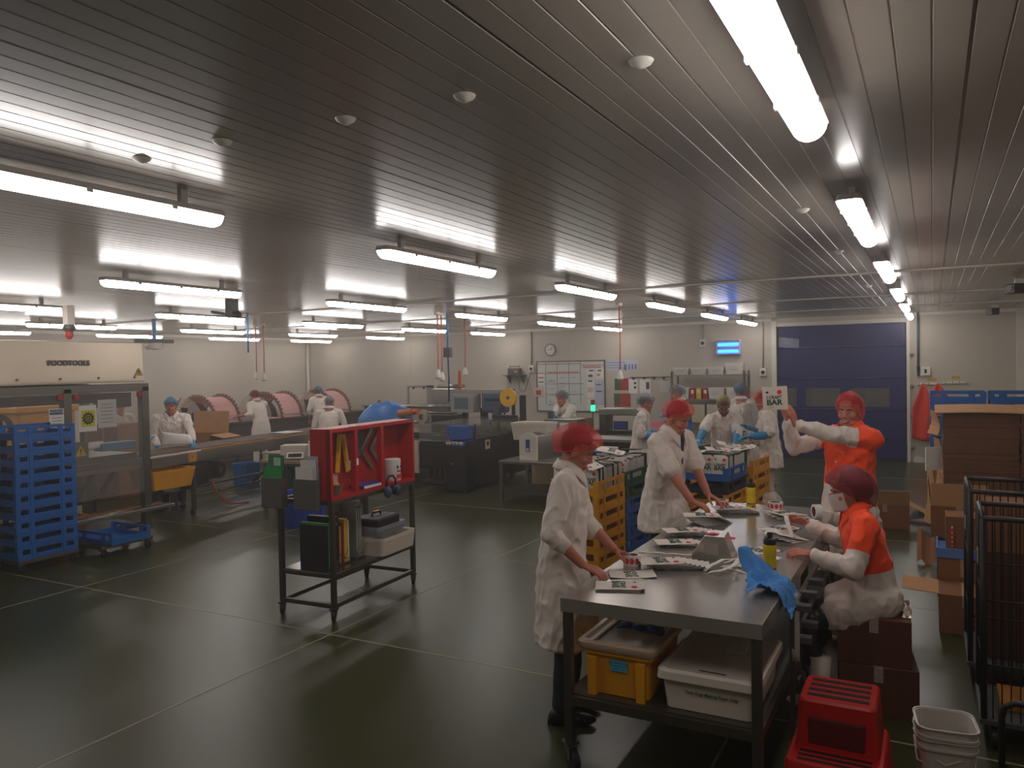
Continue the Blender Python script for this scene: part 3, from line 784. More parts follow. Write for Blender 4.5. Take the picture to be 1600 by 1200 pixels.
tag(MB().bb(.32, .9, 5.0, 5.3, .165, .2).build('folded_yellow_sack', mat('amber_sack', '#9a6416', .7)), 'amber coloured flat bag lying in the nearest roll cage', 'bag')
tag(MB().bb(.3, .85, 5.85, 6.25, .85, 1.15).build('caged_carton', CARD), 'brown carton inside the second roll cage', 'box')
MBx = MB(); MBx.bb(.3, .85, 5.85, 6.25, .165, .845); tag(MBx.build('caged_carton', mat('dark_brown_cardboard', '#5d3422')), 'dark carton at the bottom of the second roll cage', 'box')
h = thing('hand_trolley', 'dark trolley with a rounded tube handle at the lower right corner', 'trolley', (.26, 4.0, 0))
MB().tube([(0, 0, .02), (0, 0, .52), (.01, 0, .565), (.05, 0, .59), (.42, 0, .59), (.46, 0, .565), (.47, 0, .52), (.47, 0, .02)], .014, n=10).build('handle', CAGE, h, smooth=True)
MB().bb(-.01, .48, -.02, .3, .0, .03).build('platform', CAGE, h)
MB().tube([(0, 0, .3), (.47, 0, .3)], .01).build('cross_bar', CAGE, h, smooth=True)

# ------------------------------------------------------------------ cartons between the cages and the pallet
carton('carton', 'plain brown carton on the floor beside the roll cages', (.215, 6.98, 0), (.36, .42, .30), 0, flaps=(('x', .05, .26),))
carton('carton', 'brown carton under the blue tray beside the roll cages', (.215, 7.42, 0), (.36, .42, .48), 0)
MB_ = MB(); MB_.bb(.02, .42, 7.2, 7.68, .485, .525); MB_.bb(.02, .035, 7.2, 7.68, .525, .56); MB_.bb(.02, .42, 7.2, 7.215, .525, .56)
tag(MB_.build('blue_tray', mat('pale_blue_plastic', '#5c86c8', .5)), 'pale blue plastic tray on a carton beside the roll cages', 'tray')
carton('carton', 'small brown carton on the blue tray', (.24, 7.48, .53), (.30, .3, .27), 0)
o = MB().bb(.0, .012, -.02, .02, 0, .16).build('dotted_tape', PAPER, loc=(.13, 7.315, .56)); tag(o, 'white strip with red dots leaning on the small carton', 'tape')
d = MB()
for i in range(4): d.cyl((.0+.006, -.0212, .02+.038*i), (.006, -.0202, .02+.038*i), .014, n=12)
for i in range(4): d.cyl((-.0012, 0, .02+.038*i), (-.0002, 0, .02+.038*i), .014, n=12)
dd = d.build('red_dot', PRINTR, o); dd['kind'] = 'stuff'
tag(MB().bb(.03, .45, 7.80, 8.22, 0, .52).build('dark_bin', BLACKP, bevel=.01), 'dark bin carrying the open carton beside the pallet', 'bin')
carton('open_carton', 'open brown carton with its flaps up, in front of the cardboard pallet', (.20, 8.05, .525), (.44, .5, .28), 0, open_top=True, flaps=(('x', 1.45, .22), ('y', 1.5, .2)))
carton('open_carton', 'opened brown carton on the floor behind the seated person', (-.55, 10.9, 0), (.55, .45, .3), .1, open_top=True, flaps=(('X', -.5, .25), ('y', 1.2, .2)))
o = MB().grid(lambda u, v: (-.28+.3*u, 11.2+.25*v, .04+.1*math.sin(u*5)*math.sin(v*3)+.05*u), 8, 6, .002).build('black_film', BLACKP); tag(o, 'scrap of black film on the floor by the opened carton', 'film')
# the big pallet of flat cartons
pal = thing('pallet', 'wooden pallet under the stack of flat cartons', 'pallet', (.8, 9.7, 0))
WOOD = mat('raw_pallet_wood', '#8a6a45', .8, var=.15)
for i in range(5): MB().bb(-.68+.3*i, -.56+.3*i, -.55, .55, .11, .13).build('deck_board', WOOD, pal)
for y in (-.5, 0, .5): MB().bb(-.7, .7, y-.05, y+.05, 0, .11).build('runner', WOOD, pal)
for bx in range(2):
    for lv in range(11):
        z = .135 + lv*.128
        x0 = .10 + bx*.68; j = random.uniform(-.012, .012)
        nm = ['bottom', 'second', 'third', 'fourth', 'fifth', 'sixth', 'seventh', 'eighth', 'ninth', 'tenth', 'top'][lv]
        m = MB()
        for q in range(8):
            jj = random.uniform(-.006, .006)
            m.bb(x0+j+jj, x0+.665+j+jj, 9.2+jj, 10.2+jj, z+q*.0158, z+q*.0158+.0145)
        o = m.build('flat_carton_bundle', mat('stacked_cardboard', '#6b4529', .85, bump=.08, scale=30, var=.12)); o['kind'] = 'thing'
        tag(o, '%s bundle of flat cartons in the %s column of the pallet' % (nm, ['left', 'right'][bx]), 'cardboard bundle', 'flat cartons on the pallet')
for i, (x0, x1, tl) in enumerate(((.02, .82, .0), (.80, 1.5, .01))):
    m = MB(); m.grid(lambda u, v: (x0+(x1-x0)*u, 9.14+1.1*v, 1.548+.012*math.sin(u*3+i)+(.02*v)), 6, 4, .012)
    tag(m.build('cardboard_sheet', CARDL), ['pale cardboard sheet on the left half of the pallet top', 'pale cardboard sheet on the far right of the pallet top'][i], 'cardboard sheet')
for i, (dx, dy, z0, z1) in enumerate(((-.02, 9.3, .75, 1.25), (-.09, 9.45, .3, .95), (.02, 9.16, .4, .9), (-.05, 9.2, 1.3, 1.55))):
    m = MB(); m.grid(lambda u, v: (dx+.10-.10*u*(1-v*.5)+.02*math.sin(v*4), dy+.05+.28*u, z0+(z1-z0)*v), 4, 6, .006)
    tag(m.build('torn_flap', CARDL), ['torn cardboard flap hanging high on the pallet side', 'long torn cardboard flap hanging low on the pallet side', 'torn cardboard flap on the pallet front corner', 'bent cardboard corner at the pallet top'][i], 'cardboard flap')
sg = MB().box((.005, 9.22, 1.06), (.012, .2, .24), rz=-.8).build('printed_card', PAPER); tag(sg, 'white printed card stuck on the left side of the cardboard pallet', 'card')
for i in range(2):
    text('lettering', ['I CRAFT', 'BAR'][i], .045, PRINTG, sg, (.005-.045*i+.0-.03, 9.22-.048*i-.01, 1.06), (PI/2, PI/2, -.8), .0005)
# blue crates standing behind the pallet
for cx_, n_, z_ in ((.30, 11, 0), (1.0, 11, 0)):
    for i in range(n_):
        pos = 'top' if i == n_-1 else ('bottom' if i == 0 else NUM[i] if i < 10 else 'eleventh')
        crate(cx_, 12.3, z_+CH*i+.12, 0, BLUEP, '%s blue crate in the %s stack behind the cardboard pallet' % (pos, 'left' if cx_ < .5 else 'right'), 'blue crates behind the pallet')
    dl = thing('crate_dolly', 'low dolly under the %s blue crate stack behind the pallet' % ('left' if cx_ < .5 else 'right'), 'dolly', (cx_, 12.3, 0))
    MB().bb(-.33, .33, -.25, .25, .09, .115).build('deck', GREYP, dl)
    for x in (-.27, .27):
        for y in (-.2, .2): castor(dl, x, y, .09, .04)
# little rubbish on the floor by the pallet
o = MB().grid(lambda u, v: (-.15+.2*u, 9.0+.3*v, .02+.28*v*(1-u*.4)+.03*math.sin(u*9)), 5, 5, .004).build('brown_paper', CARD); tag(o, 'crumpled brown paper on the floor left of the pallet', 'paper')

# ------------------------------------------------------------------ things on the back wall
W0 = YB - .001
wb = thing('whiteboard', 'wide whiteboard planner with red and black ruled columns', 'whiteboard', (-7.95, W0, 1.58))
MB().bb(-.91, .91, -.018, 0, -.62, .62).build('board', mat('whiteboard_face', '#cfd0cb', .25), wb)
f = MB()
for a in ((-.93, .93, .61, .64), (-.93, .93, -.64, -.61)): MB().bb(a[0], a[1], -.03, 0, a[2], a[3]).build('frame_bar', STEELD, wb)
for a in (-.92, .92): MB().bb(a-.015, a+.015, -.03, 0, -.61, .61).build('frame_bar', STEELD, wb)
rl = MB()
for x in (-.67, -.35, -.03, .28): rl.bb(x-.006, x+.006, -.0195, -.018, -.45, .6)
for z in (.06, -.2): rl.bb(-.67, .35, -.0195, -.018, z-.006, z+.006)
rl.build('ruled_lines', mat('marker_grey', '#4a3a3c', .6), wb)
rr = MB()
for z, x0, x1 in ((.56, -.9, .3), (.52, .3, .88), (.33, -.9, -.7), (.33, -.66, .26)): rr.bb(x0, x1, -.0197, -.018, z-.009, z+.009)
for i in range(14): rr.bb(-.6+.06*i, -.57+.06*i, -.0197, -.018, .34, .37)
for i in range(8): rr.bb(.36+.06*i, .40+.06*i, -.0197, -.018, .45, .49)
rr.build('red_marker_lines', mat('marker_red', '#b5443f', .6), wb)
bl = MB()
for i in range(26):
    x = random.choice((-.62, -.3, .02, -.6, -.28)); z = random.uniform(-.5, .28)
    bl.bb(x, x+random.uniform(.08, .2), -.0196, -.018, z-.005, z+.005)
bl.build('blue_marker_notes', mat('marker_blue', '#6c7aa0', .6), wb)
def sheet(label, x0, x1, z0, z1, m=PAPER, marks=(), y=W0, cat='notice', tilt=0, name='paper_notice'):
    o = MB().bb(x0, x1, y-.004, y, z0, z1).build(name, m); tag(o, label, cat)
    for (a, b, c, d_, mm) in marks:
        MB().bb(x0+(x1-x0)*a, x0+(x1-x0)*b, y-.0055, y-.004, z0+(z1-z0)*c, z0+(z1-z0)*d_).build('printed_block', mm, o)
    return o
GRN = mat('notice_green', '#3f5a3a', .6); REDN = mat('notice_red', '#a3352c', .6); PAPB = mat('pale_blue_paper', '#b9bccb', .7); PINKP = mat('pink_paper', '#d3b4b0', .7)
yb = W0 - .019
sheet('white photo sheet at the upper right of the whiteboard', -7.5, -7.3, 1.78, 2.0, marks=((.2, .8, .1, .4, GRN), (.3, .9, .75, .9, INK)), y=yb)
sheet('white diagram sheet with a yellow block on the whiteboard', -7.25, -7.03-.02, 1.78, 2.0, marks=((.1, .5, .2, .5, mat('note_yellow', '#b59a3a', .6)), (.2, .7, .75, .9, INK)), y=yb)
sheet('white note with a black clip on the whiteboard centre right', -7.5, -7.32, 1.3, 1.72, marks=((.2, .8, .92, 1.0, INK), (.1, .9, .3, .6, PINKP)), y=yb)
sheet('pale blue printed list on the right of the whiteboard', -7.28, -7.06, 1.15, 1.72, PAPB, marks=((.1, .7, .8, .84, INK), (.1, .8, .5, .55, INK)), y=yb)
sheet('white note low on the whiteboard right', -7.5, -7.34, .98, 1.25, y=yb)
sheet('pink note taped over the left edge of the whiteboard', -8.98, -8.7, 1.32, 1.55, PINKP, marks=((.3, .8, .2, .7, REDN),), y=W0-.032)
sheet('white list on the upper left of the whiteboard', -8.84, -8.66, 1.62, 1.9, marks=((.1, .9, .6, .7, REDN), (.1, .9, .2, .3, GRN)), y=yb)
sheet('long blue and white chart right of the whiteboard', -6.98, -6.18, 1.95, 2.2, PAPB, marks=((.02, .6, .75, .82, mat('chart_blue', '#55608c', .6)), (.02, .5, .5, .56, MATS['chart_blue']), (.02, .5, .25, .31, MATS['chart_blue']), (.55, .64, .05, .6, MATS['chart_blue']), (.7, .75, .1, .6, MATS['chart_blue']), (.8, .85, .1, .6, MATS['chart_blue']), (.9, .95, .1, .6, MATS['chart_blue'])))
sheet('upper green and red notice right of the whiteboard', -6.78, -6.43, 1.48, 1.76, REDN, marks=((0, .45, 0, 1, GRN),))
sheet('lower red and green notice right of the whiteboard', -6.8, -6.38, 1.08, 1.4, REDN, marks=((0, .35, .2, 1, GRN),))
cr = thing('clipboard_rail', 'thin steel rail with clips holding clipped sheets', 'rail', (-5.9, W0, 1.79))
MB().bb(-.5, .5, -.02, 0, -.008, .008).build('rail', STEELD, cr)
for x in (-.4, -.13, .1, .35): MB().bb(x-.03, x+.03, -.03, 0, -.05, -.008).build('clip', BLACKP, cr)
sheet('first clipped white sheet on the steel rail', -6.42, -6.2, 1.4, 1.74, marks=((.6, .85, .35, .5, INK), (.6, .85, .65, .8, INK)), y=W0-.004)
sheet('second clipped white sheet on the steel rail', -6.15, -5.88, 1.4, 1.74, marks=((.6, .9, .3, .8, mat('ink_purple', '#4a3a4e', .6)),), y=W0-.004)
sheet('last clipped white sheet at the right end of the steel rail', -5.65, -5.42, 1.42, 1.76, mat('grey_paper', '#c4bfb8', .7), marks=((.3, .9, .85, .88, INK),), y=W0-.004)
ck = thing('wall_clock', 'round white wall clock with a grey rim above the whiteboard', 'clock', (-8.48, W0, 2.5))
MB().lathe([(.15, 0), (.155, -.03), (.14, -.04), (.135, -.03)], n=32, axis='Y').build('rim', GREYP, ck, smooth=.6)
MB().lathe([(.001, -.032), (.136, -.032)], n=32, axis='Y', cap=False).build('dial', WHITEP, ck)
hd = MB(); hd.box((.03, -.034, .03), (.012, .003, .1), R=Matrix.Rotation(.8, 3, 'Y')); hd.build('hour_hand', INK, ck)
MB().box((-.02, -.036, -.005), (.1, .003, .008)).build('minute_hand', INK, ck)
mk = MB()
for i in range(12):
    a = PI*i/6; mk.box((.115*math.sin(a), -.033, .115*math.cos(a)), (.012, .002, .02), R=Matrix.Rotation(a, 3, 'Y'))
mk.build('hour_marks', INK, ck)
zp = thing('insect_killer', 'wall mounted insect killer with two glowing blue tubes', 'insect killer', (-4.03, W0, 2.43))
MB().bb(-.27, .27, -.10, 0, -.17, .17).build('housing', mat('lavender_white', '#b9b6c4', .4), zp, bevel=.01)
UV = mat('uv_tube', '#1f7bff', .4, emit=9.0)
for z in (.07, -.08): MB().tube([(-.22, -.115, z), (.22, -.115, z)], .026, n=12).build('uv_tube', UV, zp, smooth=True)
for z in (.0, .15, -.15): MB().bb(-.25, .25, -.135, -.10, z-.006, z+.006).build('guard_bar', STEELD, zp)
rs = thing('wall_shelf', 'small bracket shelf on the back wall under the radio', 'shelf', (-9.45, W0, 1.86))
MB().bb(-.28, .28, -.26, 0, 0, .02).build('board', GREYP, rs)
MB().prism([(0, 0), (-.24, 0), (0, -.2)], -.2, -.18, 'X').build('bracket', GREYP, rs)
MB().prism([(0, 0), (-.24, 0), (0, -.2)], .18, .2, 'X').build('bracket', GREYP, rs)
rd = thing('radio', 'grey radio with a yellow display on the wall shelf', 'radio', (-9.45, W0-.13, 1.882))
MB().bb(-.17, .17, -.08, .08, 0, .17).build('body', GREYP, rd, bevel=.015)
MB().bb(.02, .12, -.086, -.08, .06, .11).build('display', mat('amber_display', '#b08a20', .5), rd)
MB().tube([(-.14, 0, .17), (-.14, 0, .22), (.14, 0, .22), (.14, 0, .17)], .01).build('handle', BLACKP, rd)
def outlet(label, x, z, con=True, y=W0):
    t = thing('wall_socket', label, 'socket', (x, y, z))
    MB().bb(-.07, .07, -.05, 0, -.09, .09).build('plate', WHITEP, t, bevel=.01)
    MB().cyl((0, -.05, 0), (0, -.062, 0), .04, n=16).build('outlet', BLACKP, t)
    if con: MB().tube([(0, -.02, .09), (0, -.02, H-z)], .018).build('conduit', mat('grey_conduit', '#a59e92', .5), t, smooth=True)
outlet('wall socket with conduit right of the radio shelf', -9.02, 2.03)
outlet('wall socket with conduit right of the shelving unit', -3.29, 1.87)
outlet('square switch box with conduit left of the insect killer', -4.62, 2.55)
o = MB().tube([(-9.02, W0-.06, 1.95), (-9.1, W0-.08, 1.7), (-9.2, W0-.08, 1.45), (-9.35, W0-.08, 1.5), (-9.38, W0-.08, 1.8), (-9.45, W0-.06, 1.9)], .008).build('radio_cable', BLACKP, smooth=True); tag(o, 'looped black cable from the radio to the wall socket', 'cable')
bx = thing('door_switch', 'white switch box right of the blue door', 'switch', (-.12, W0, 1.85)); MB().bb(-.09, .09, -.06, 0, -.09, .09).build('plate', WHITEP, bx, bevel=.01); MB().bb(-.02, .02, -.07, -.06, -.04, .04).build('rocker', BLACKP, bx)
hp = thing('air_hose', 'dark hose and fitting hanging down the wall right of the blue door', 'hose', (-.25, W0, 0))
MB().tube([(0, -.05, H), (0, -.05, 1.95)], .022).build('hose', mat('steel_blue_hose', '#3d4a63', .5), hp, smooth=True); MB().cyl((0, -.05, 1.95), (0, -.05, 1.75), .03, .02).build('fitting', BLACKP, hp)
hk = thing('hook_rail', 'white hook rail with a yellow sign holding the orange aprons', 'rail', (-.07, W0, 1.60)); MB().bb(-.2, .22, -.03, 0, -.02, .02).build('rail', WHITEP, hk); MB().bb(-.02, .14, -.01, 0, .06, .11).build('sign', mat('sign_yellow', '#b99a2c', .5), hk)
for x in (-.17, 0, .19): MB().tube([(x, -.03, 0), (x, -.07, -.01), (x, -.075, .03)], .006).build('hook', STEELD, hk)
hk = thing('hook_rail', 'empty white hook rail with a yellow sign on the wall', 'rail', (.40, W0, 1.62)); MB().bb(-.22, .22, -.03, 0, -.02, .02).build('rail', WHITEP, hk); MB().bb(-.06, .08, -.01, 0, .07, .13).build('sign', MATS['sign_yellow'], hk)
for x in (-.17, -.05, .07, .19): MB().tube([(x, -.03, 0), (x, -.06, -.01), (x, -.065, .025)], .006).build('hook', STEELD, hk)
ORA = mat('orange_apron_fabric', '#d8341c', .75, bump=.3, scale=20)
def apron(label, x, w, z0, dx):
    m = MB()
    def fn(u, v):
        ww = w*(.12+.88*min(1, v*2.2)); cx = x + dx*v
        return (cx+(u-.5)*ww, W0-.10-.04*math.sin(u*9+v*3)*min(1, v*3)-.02, 1.61-(1.61-z0)*v - .05*math.sin(u*PI)*v)
    m.grid(fn, 14, 16, .004); tag(m.build('hanging_apron', ORA, smooth=True), label, 'apron', None)
apron('long orange apron on the hook nearest the blue door', -.16, .42, .5, .0)
apron('shorter orange apron on the right hook beside the longer apron', .10, .36, .95, .05)
bt = MB()
for z in (.3, .95, 1.55, 2.2): o = MB().lathe([(.035, 0), (.045, -.02), (.02, -.06)], c=(-.37, W0, z), n=14, axis='Y').build('rubber_stop', mat('grey_rubber', '#8e877c', .6)); tag(o, 'round stop on the wall beside the door frame, %s' % {.3: 'lowest', .95: 'second from floor', 1.55: 'third from floor', 2.2: 'highest'}[z], 'door stop')

# ------------------------------------------------------------------ shelving unit by the back wall
su = thing('shelving_unit', 'steel shelving unit with white bins against the back wall', 'shelf', (-4.36, 17.5, 0))
for x in (-.82, .78):
    for y in (-.25, .22): MB().bb(x-.02, x+.02, y-.02, y+.02, 0, 1.92).build('post', STEELD, su)
for z in (.25, .78, 1.30, 1.84): MB().bb(-.84, .80, -.27, .24, z-.03, z).build('shelf_board', STEEL, su)
def bin_(label, x, z, w=.36, h=.2, y=17.35):
    o = tub('white_bin', label, 'bin', x-w/2, x+w/2, y-.13, y+.13, z, z+h, WHITEP, .88, group='white bins on the steel shelving unit')
    MB().bb(x-.08, x+.08, y-.133, y-.13, z+h*.45, z+h*.7).build('label', mat('grey_paper', '#c4bfb8', .7), o)
for i, x in enumerate((-4.97, -4.58, -4.19)): bin_('white bin on the top shelf of the shelving unit, %s from the left' % ['first', 'second', 'third'][i], x, 1.842, .35, .16)
bin_('taller white bin at the right end of the top shelf', -3.80, 1.842, .40, .25)
for i, x in enumerate((-4.97, -4.19, -3.80)): bin_('white bin on the second shelf of the shelving unit, %s from the left' % ['first', 'second', 'third'][i], x, 1.302, .36, .25)
for i, (x, m_) in enumerate(((-4.72, RED), (-4.58, mat('folder_yellow', '#d6b520', .5)), (-4.43, RED), (-3.57, RED))):
    o = MB().bb(x-.055, x+.055, 17.25, 17.5, 1.302, 1.302+.24).build('box_file', m_, bevel=.004); tag(o, ['red box file left of the yellow one on the shelf', 'yellow box file between two red ones on the shelf', 'red box file right of the yellow one on the shelf', 'red box file at the right end of the shelf'][i], 'box file')
    MB().bb(x-.03, x+.03, 17.246, 17.25, 1.42, 1.5).build('label', PAPER, o)
for i, x in enumerate((-4.65, -4.2)):
    o = MB().bb(x-.2, x+.2, 17.25, 17.55, .782, 1.18).build('pale_carton', mat('cream_carton', '#c2b39c', .7), bevel=.004); tag(o, ['cream carton on the third shelf, left', 'cream carton on the third shelf, right'][i], 'box')
# ------------------------------------------------------------------ steel enclosure machine on the left
ms = thing('cutting_machine', 'tall stainless steel cutting machine with clear panels and a steel hood on the left', 'machine', (-9.1, 5.0, 0))
def Lm(b, name, m, **k): return b.build(name, m, ms, **k)
FX = 0.0                                     # front face plane in local X (world -9.1)
y0, y1 = -1.6, 1.80
hood = MB()
hood.prism([(-1.35, 1.99), (.0, 1.99), (.0, 2.02), (-.03, 2.50), (-1.35, 2.50)], y0, y1-.06, 'Y')
HOOD = Lm(hood, 'hood', mat('satin_steel_hood', '#b5a795', .38, .85, bump=.03, scale=5, var=.1, vscale=1.2), bevel=.006)
text('lettering', 'FOODTOOLS', .085, mat('lettering_grey', '#5a5350', .5), HOOD, (.0, .735, 2.235), (PI/2-.06, 0, PI/2), .002, bold=.004).rotation_euler = (PI/2, 0, PI/2)
for y in (.12, .62, 1.1, 1.6): MB().cyl((.0, y, 2.05), (.014, y, 2.05), .014, n=10).build('hood_knob', STEELD, HOOD)
WARN = mat('warning_yellow', '#c9a01c', .5)
def warn_tri(par, x, y, z, s):
    t = MB(); t.prism([(y-s, z-s*.85), (y+s, z-s*.85), (y, z+s*.85)], x, x+.003, 'X'); o = t.build('warning_sign', WARN, par)
    b = MB(); b.bb(x+.003, x+.0045, y-.008, y+.008, z-.25*s, z+.35*s); b.bb(x+.003, x+.0045, y-.008, y+.008, z-.55*s, z-.4*s); b.build('symbol', INK, o)
warn_tri(HOOD, .002, 1.66, 2.12, .06)
fr = STEELD
for y in (y0+.04, .70, y1-.05):
    for x in ((-.05,) if y == .70 else (-.05, -1.3)): Lm(MB().bb(x-.05, x+.05, y-.05, y+.05, .05 if y != .70 else .95, 1.93), 'post', fr, bevel=.004)
for x in (-.05, -1.3):
    Lm(MB().bb(x-.05, x+.05, y0, y1, 1.87, 1.97), 'frame_rail', fr, bevel=.004)
    Lm(MB().bb(x-.03, x+.03, y0, y1, .92, .99), 'frame_rail', fr, bevel=.004)
for y in (y0+.04, y1-.05): Lm(MB().bb(-1.3, -.05, y-.04, y+.04, 1.89, 1.96), 'frame_rail', fr, bevel=.004)
CLEAR = mat('clear_plastic_panel', '#cfc9c0', .06, alpha=.11)
for a, b in ((y0+.09, .65), (.75, y1-.10)):
    Lm(MB().bb(-.012, -.004, a, b, .55, 1.87), 'clear_panel', CLEAR)
    for y in (a+.05, b-.05): Lm(MB().bb(-.004, .02, y-.03, y+.03, 1.80, 1.86), 'hinge', RED)
Lm(MB().bb(-1.25, -.08, y1-.055, y1-.047, .55, 1.87), 'clear_panel', CLEAR)
# notices on the panels
o = Lm(MB().bb(-.004, -.001, .47, .70-.05, 1.42, 1.70), 'notice_sheet', PAPER)
MB().bb(-.001, .0005, .48, .64, 1.63, 1.69).build('heading', mat('notice_blue', '#24406e', .6), o)
text('lettering', 'NOTICE', .045, PAPER, o, (.001, .56, 1.66), (PI/2, 0, PI/2), .0004)
for i in range(4): MB().bb(-.001, .0003, .50, .62, 1.59-.035*i, 1.595-.035*i).build('printed_line', INK, o)
o = Lm(MB().bb(-.004, -.001, .83, 1.06, 1.40, 1.72), 'notice_sheet', PAPER)
MB().bb(-.001, .0004, .86, 1.04, 1.46, 1.66).build('yellow_field', mat('bright_warning_yellow', '#c8c022', .5), o)
sw = MB(); pts = []
for i in range(24):
    a = 2*PI*i/24; r = .085 if i % 2 else .062; pts.append((.95+r*math.cos(a+(.12 if i % 2 else 0)), 1.56+r*math.sin(a+(.12 if i % 2 else 0))))
sw.prism(pts, .0004, .0015, 'X'); sw.build('saw_blade_symbol', INK, o)
MB().lathe([(.035, 0), (.042, 0), (.042, .001), (.035, .001)], c=(.0016, .95, 1.56), n=20, axis='X', cap=False).build('symbol_ring', MATS['bright_warning_yellow'], o)
MB().lathe([(.012, 0), (.018, 0), (.018, .001), (.012, .001)], c=(.0016, .95, 1.56), n=16, axis='X', cap=False).build('symbol_ring', MATS['bright_warning_yellow'], o)
o = Lm(MB().bb(-.004, -.001, 1.08, 1.33, 1.43, 1.78), 'notice_sheet', mat('grey_paper', '#c4bfb8', .7))
for i in range(6): MB().bb(-.001, .0003, 1.12, 1.28, 1.72-.045*i, 1.726-.045*i).build('printed_line', GREYP, o)
# works inside
DARKM = mat('dark_machine_metal', '#2a2725', .5, .5)
Lm(MB().bb(-1.0, -.35, -1.5, 1.72, 1.73, 1.84), 'upper_beam', DARKM)
Lm(MB().bb(-.5, -.25, 1.35, 1.72, 1.66, 1.85), 'drive_box', GREYP)
Lm(MB().bb(-1.15, -.15, -1.5, 1.70, .93, 1.06), 'cutting_bed', STEELD)
b = MB()
for y in (-.35, -.15, .05): b.tube([(-.5, y, 1.06), (-.5, y, 1.73)], .025)
Lm(b, 'guide_rods', DARKM, smooth=True)
Lm(MB().bb(-.75, -.3, -.4, .12, 1.42, 1.62), 'blade_head', DARKM, bevel=.01)
for y in (-.3, .05): Lm(MB().lathe([(.15, -.02), (.16, 0), (.15, .02), (.1, .02), (.1, -.02)], c=(-.25, y, 1.5), n=24, axis='X', cap=False), 'drive_wheel', DARKM)
Lm(MB().tube([(-.2, .85, 1.20), (-.2, 1.25, 1.20)], .05, n=14), 'paper_roll', PAPER, smooth=True)
Lm(MB().bb(-.3, -.12, 1.2, 1.68, 1.12, 1.22), 'blue_guide', mat('dull_blue_plastic', '#4c7796', .5), bevel=.01)
warn_tri(Lm(MB().bb(-.03, -.014, .78, .95, 1.07, 1.28), 'sign_plate', STEELD), -.013, .85, 1.17, .075)
Lm(MB().bb(-.2, -.05, .7, 1.72, .86, .97), 'lower_guard', STEEL)
Lm(MB().bb(-1.2, -.1, -1.5, .9, .5, .85), 'motor_housing', DARKM)
for y in (1.0, 1.3): Lm(MB().tube([(-.3, y, .6), (-.3, y+.2, .85)], .03), 'cable_loop', BLACKP, smooth=True)
Lm(MB().bb(-.06, .10, -1.6, 2.08, .30, .345), 'front_bar', STEEL, bevel=.006)
Lm(MB().bb(-.12, -.06, -1.6, 2.0, .345, .36), 'front_bar_board', CARD)
Lm(MB().bb(-1.3, -.1, -1.5, 1.7, .08, .14), 'base_frame', DARKM)
for y in (y0+.1, y1-.05):
    for x in (-.05, -1.3): castor(ms, x, y, .1, .04)
# other stuff by the machine
tub('yellow_tub', 'yellow plastic tub on the frame under the conveyor, beside the machine post', 'tub', -9.75, -9.25, 6.92, 7.65, .50, .76, YELP, .86)
tub('yellow_tub', 'yellow plastic tub on the floor under the machine front bar', 'tub', -9.9, -9.35, 5.6, 6.1, .14, .34, YELP, .86)
# ceiling drop with red alarm head, and hanging sensor
dr = thing('ceiling_alarm', 'pale ceiling fitting with a red alarm head above the cutting machine', 'alarm', (-9.9, 6.25, 0))
MB().bb(-.05, .05, -.05, .05, 2.75, 3.0).build('drop_box', WHITEP, dr); MB().lathe([(.06, 2.75), (.08, 2.70), (.05, 2.66)], n=14).build('collar', GREYP, dr); MB().lathe([(.045, 2.66), (.05, 2.6), (.02, 2.56)], n=14).build('red_head', RED, dr)
hs = thing('hanging_ring_light', 'hanging metal bar with a round pale fitting on a blue strip beyond the machine', 'fitting', (-11.4, 8.65, 0))
MB().bb(-.012, .012, -.03, .03, 2.66, 3.0).build('blue_strip', mat('bright_blue_strip', '#3f78b8', .4), hs)
MB().bb(-.03, .03, -.36, .36, 2.6, 2.66).build('bar', GREYP, hs, bevel=.008)
MB().lathe([(.12, 2.60), (.15, 2.55), (.13, 2.5), (.02, 2.49)], n=18).build('bowl', WHITEP, hs, smooth=.6)

# ------------------------------------------------------------------ blue crates on the dolly at the left
for i in range(10):
    pos = 'top' if i == 9 else ('bottom' if i == 0 else NUM[i] + ' from the dolly')
    crate(-8.71, 5.04, .145 + .1415*i, A + random.uniform(-.01, .01), BLUEP, '%s blue crate of the tall stack before the cutting machine' % pos, 'tall blue crate stack')
def dolly(label, x, y, rz=0.0, w=.66, d=.52):
    dl = thing('crate_dolly', label, 'dolly', (x, y, 0), rz)
    f = MB(); 
    for a in (-w/2+.03, w/2-.03): f.bb(a-.03, a+.03, -d/2, d/2, .105, .142)
    for b in (-d/2+.03, d/2-.03): f.bb(-w/2+.06, w/2-.06, b-.03, b+.03, .105, .142)
    f.build('frame', STEELD, dl, bevel=.003)
    for a in (-w/2+.05, w/2-.05):
        for b in (-d/2+.05, d/2-.05): castor(dl, a, b, .105, .042, rz=.6)
    return dl
dolly('steel dolly on castors under the tall blue crate stack', -8.71, 5.04, A)
dolly('low dolly on castors carrying the single blue crate', -8.55, 5.86, A)
crate(-8.55, 5.86, .145, A + PI/2, BLUEP, 'single blue crate alone on the low dolly by the cutting machine', None)

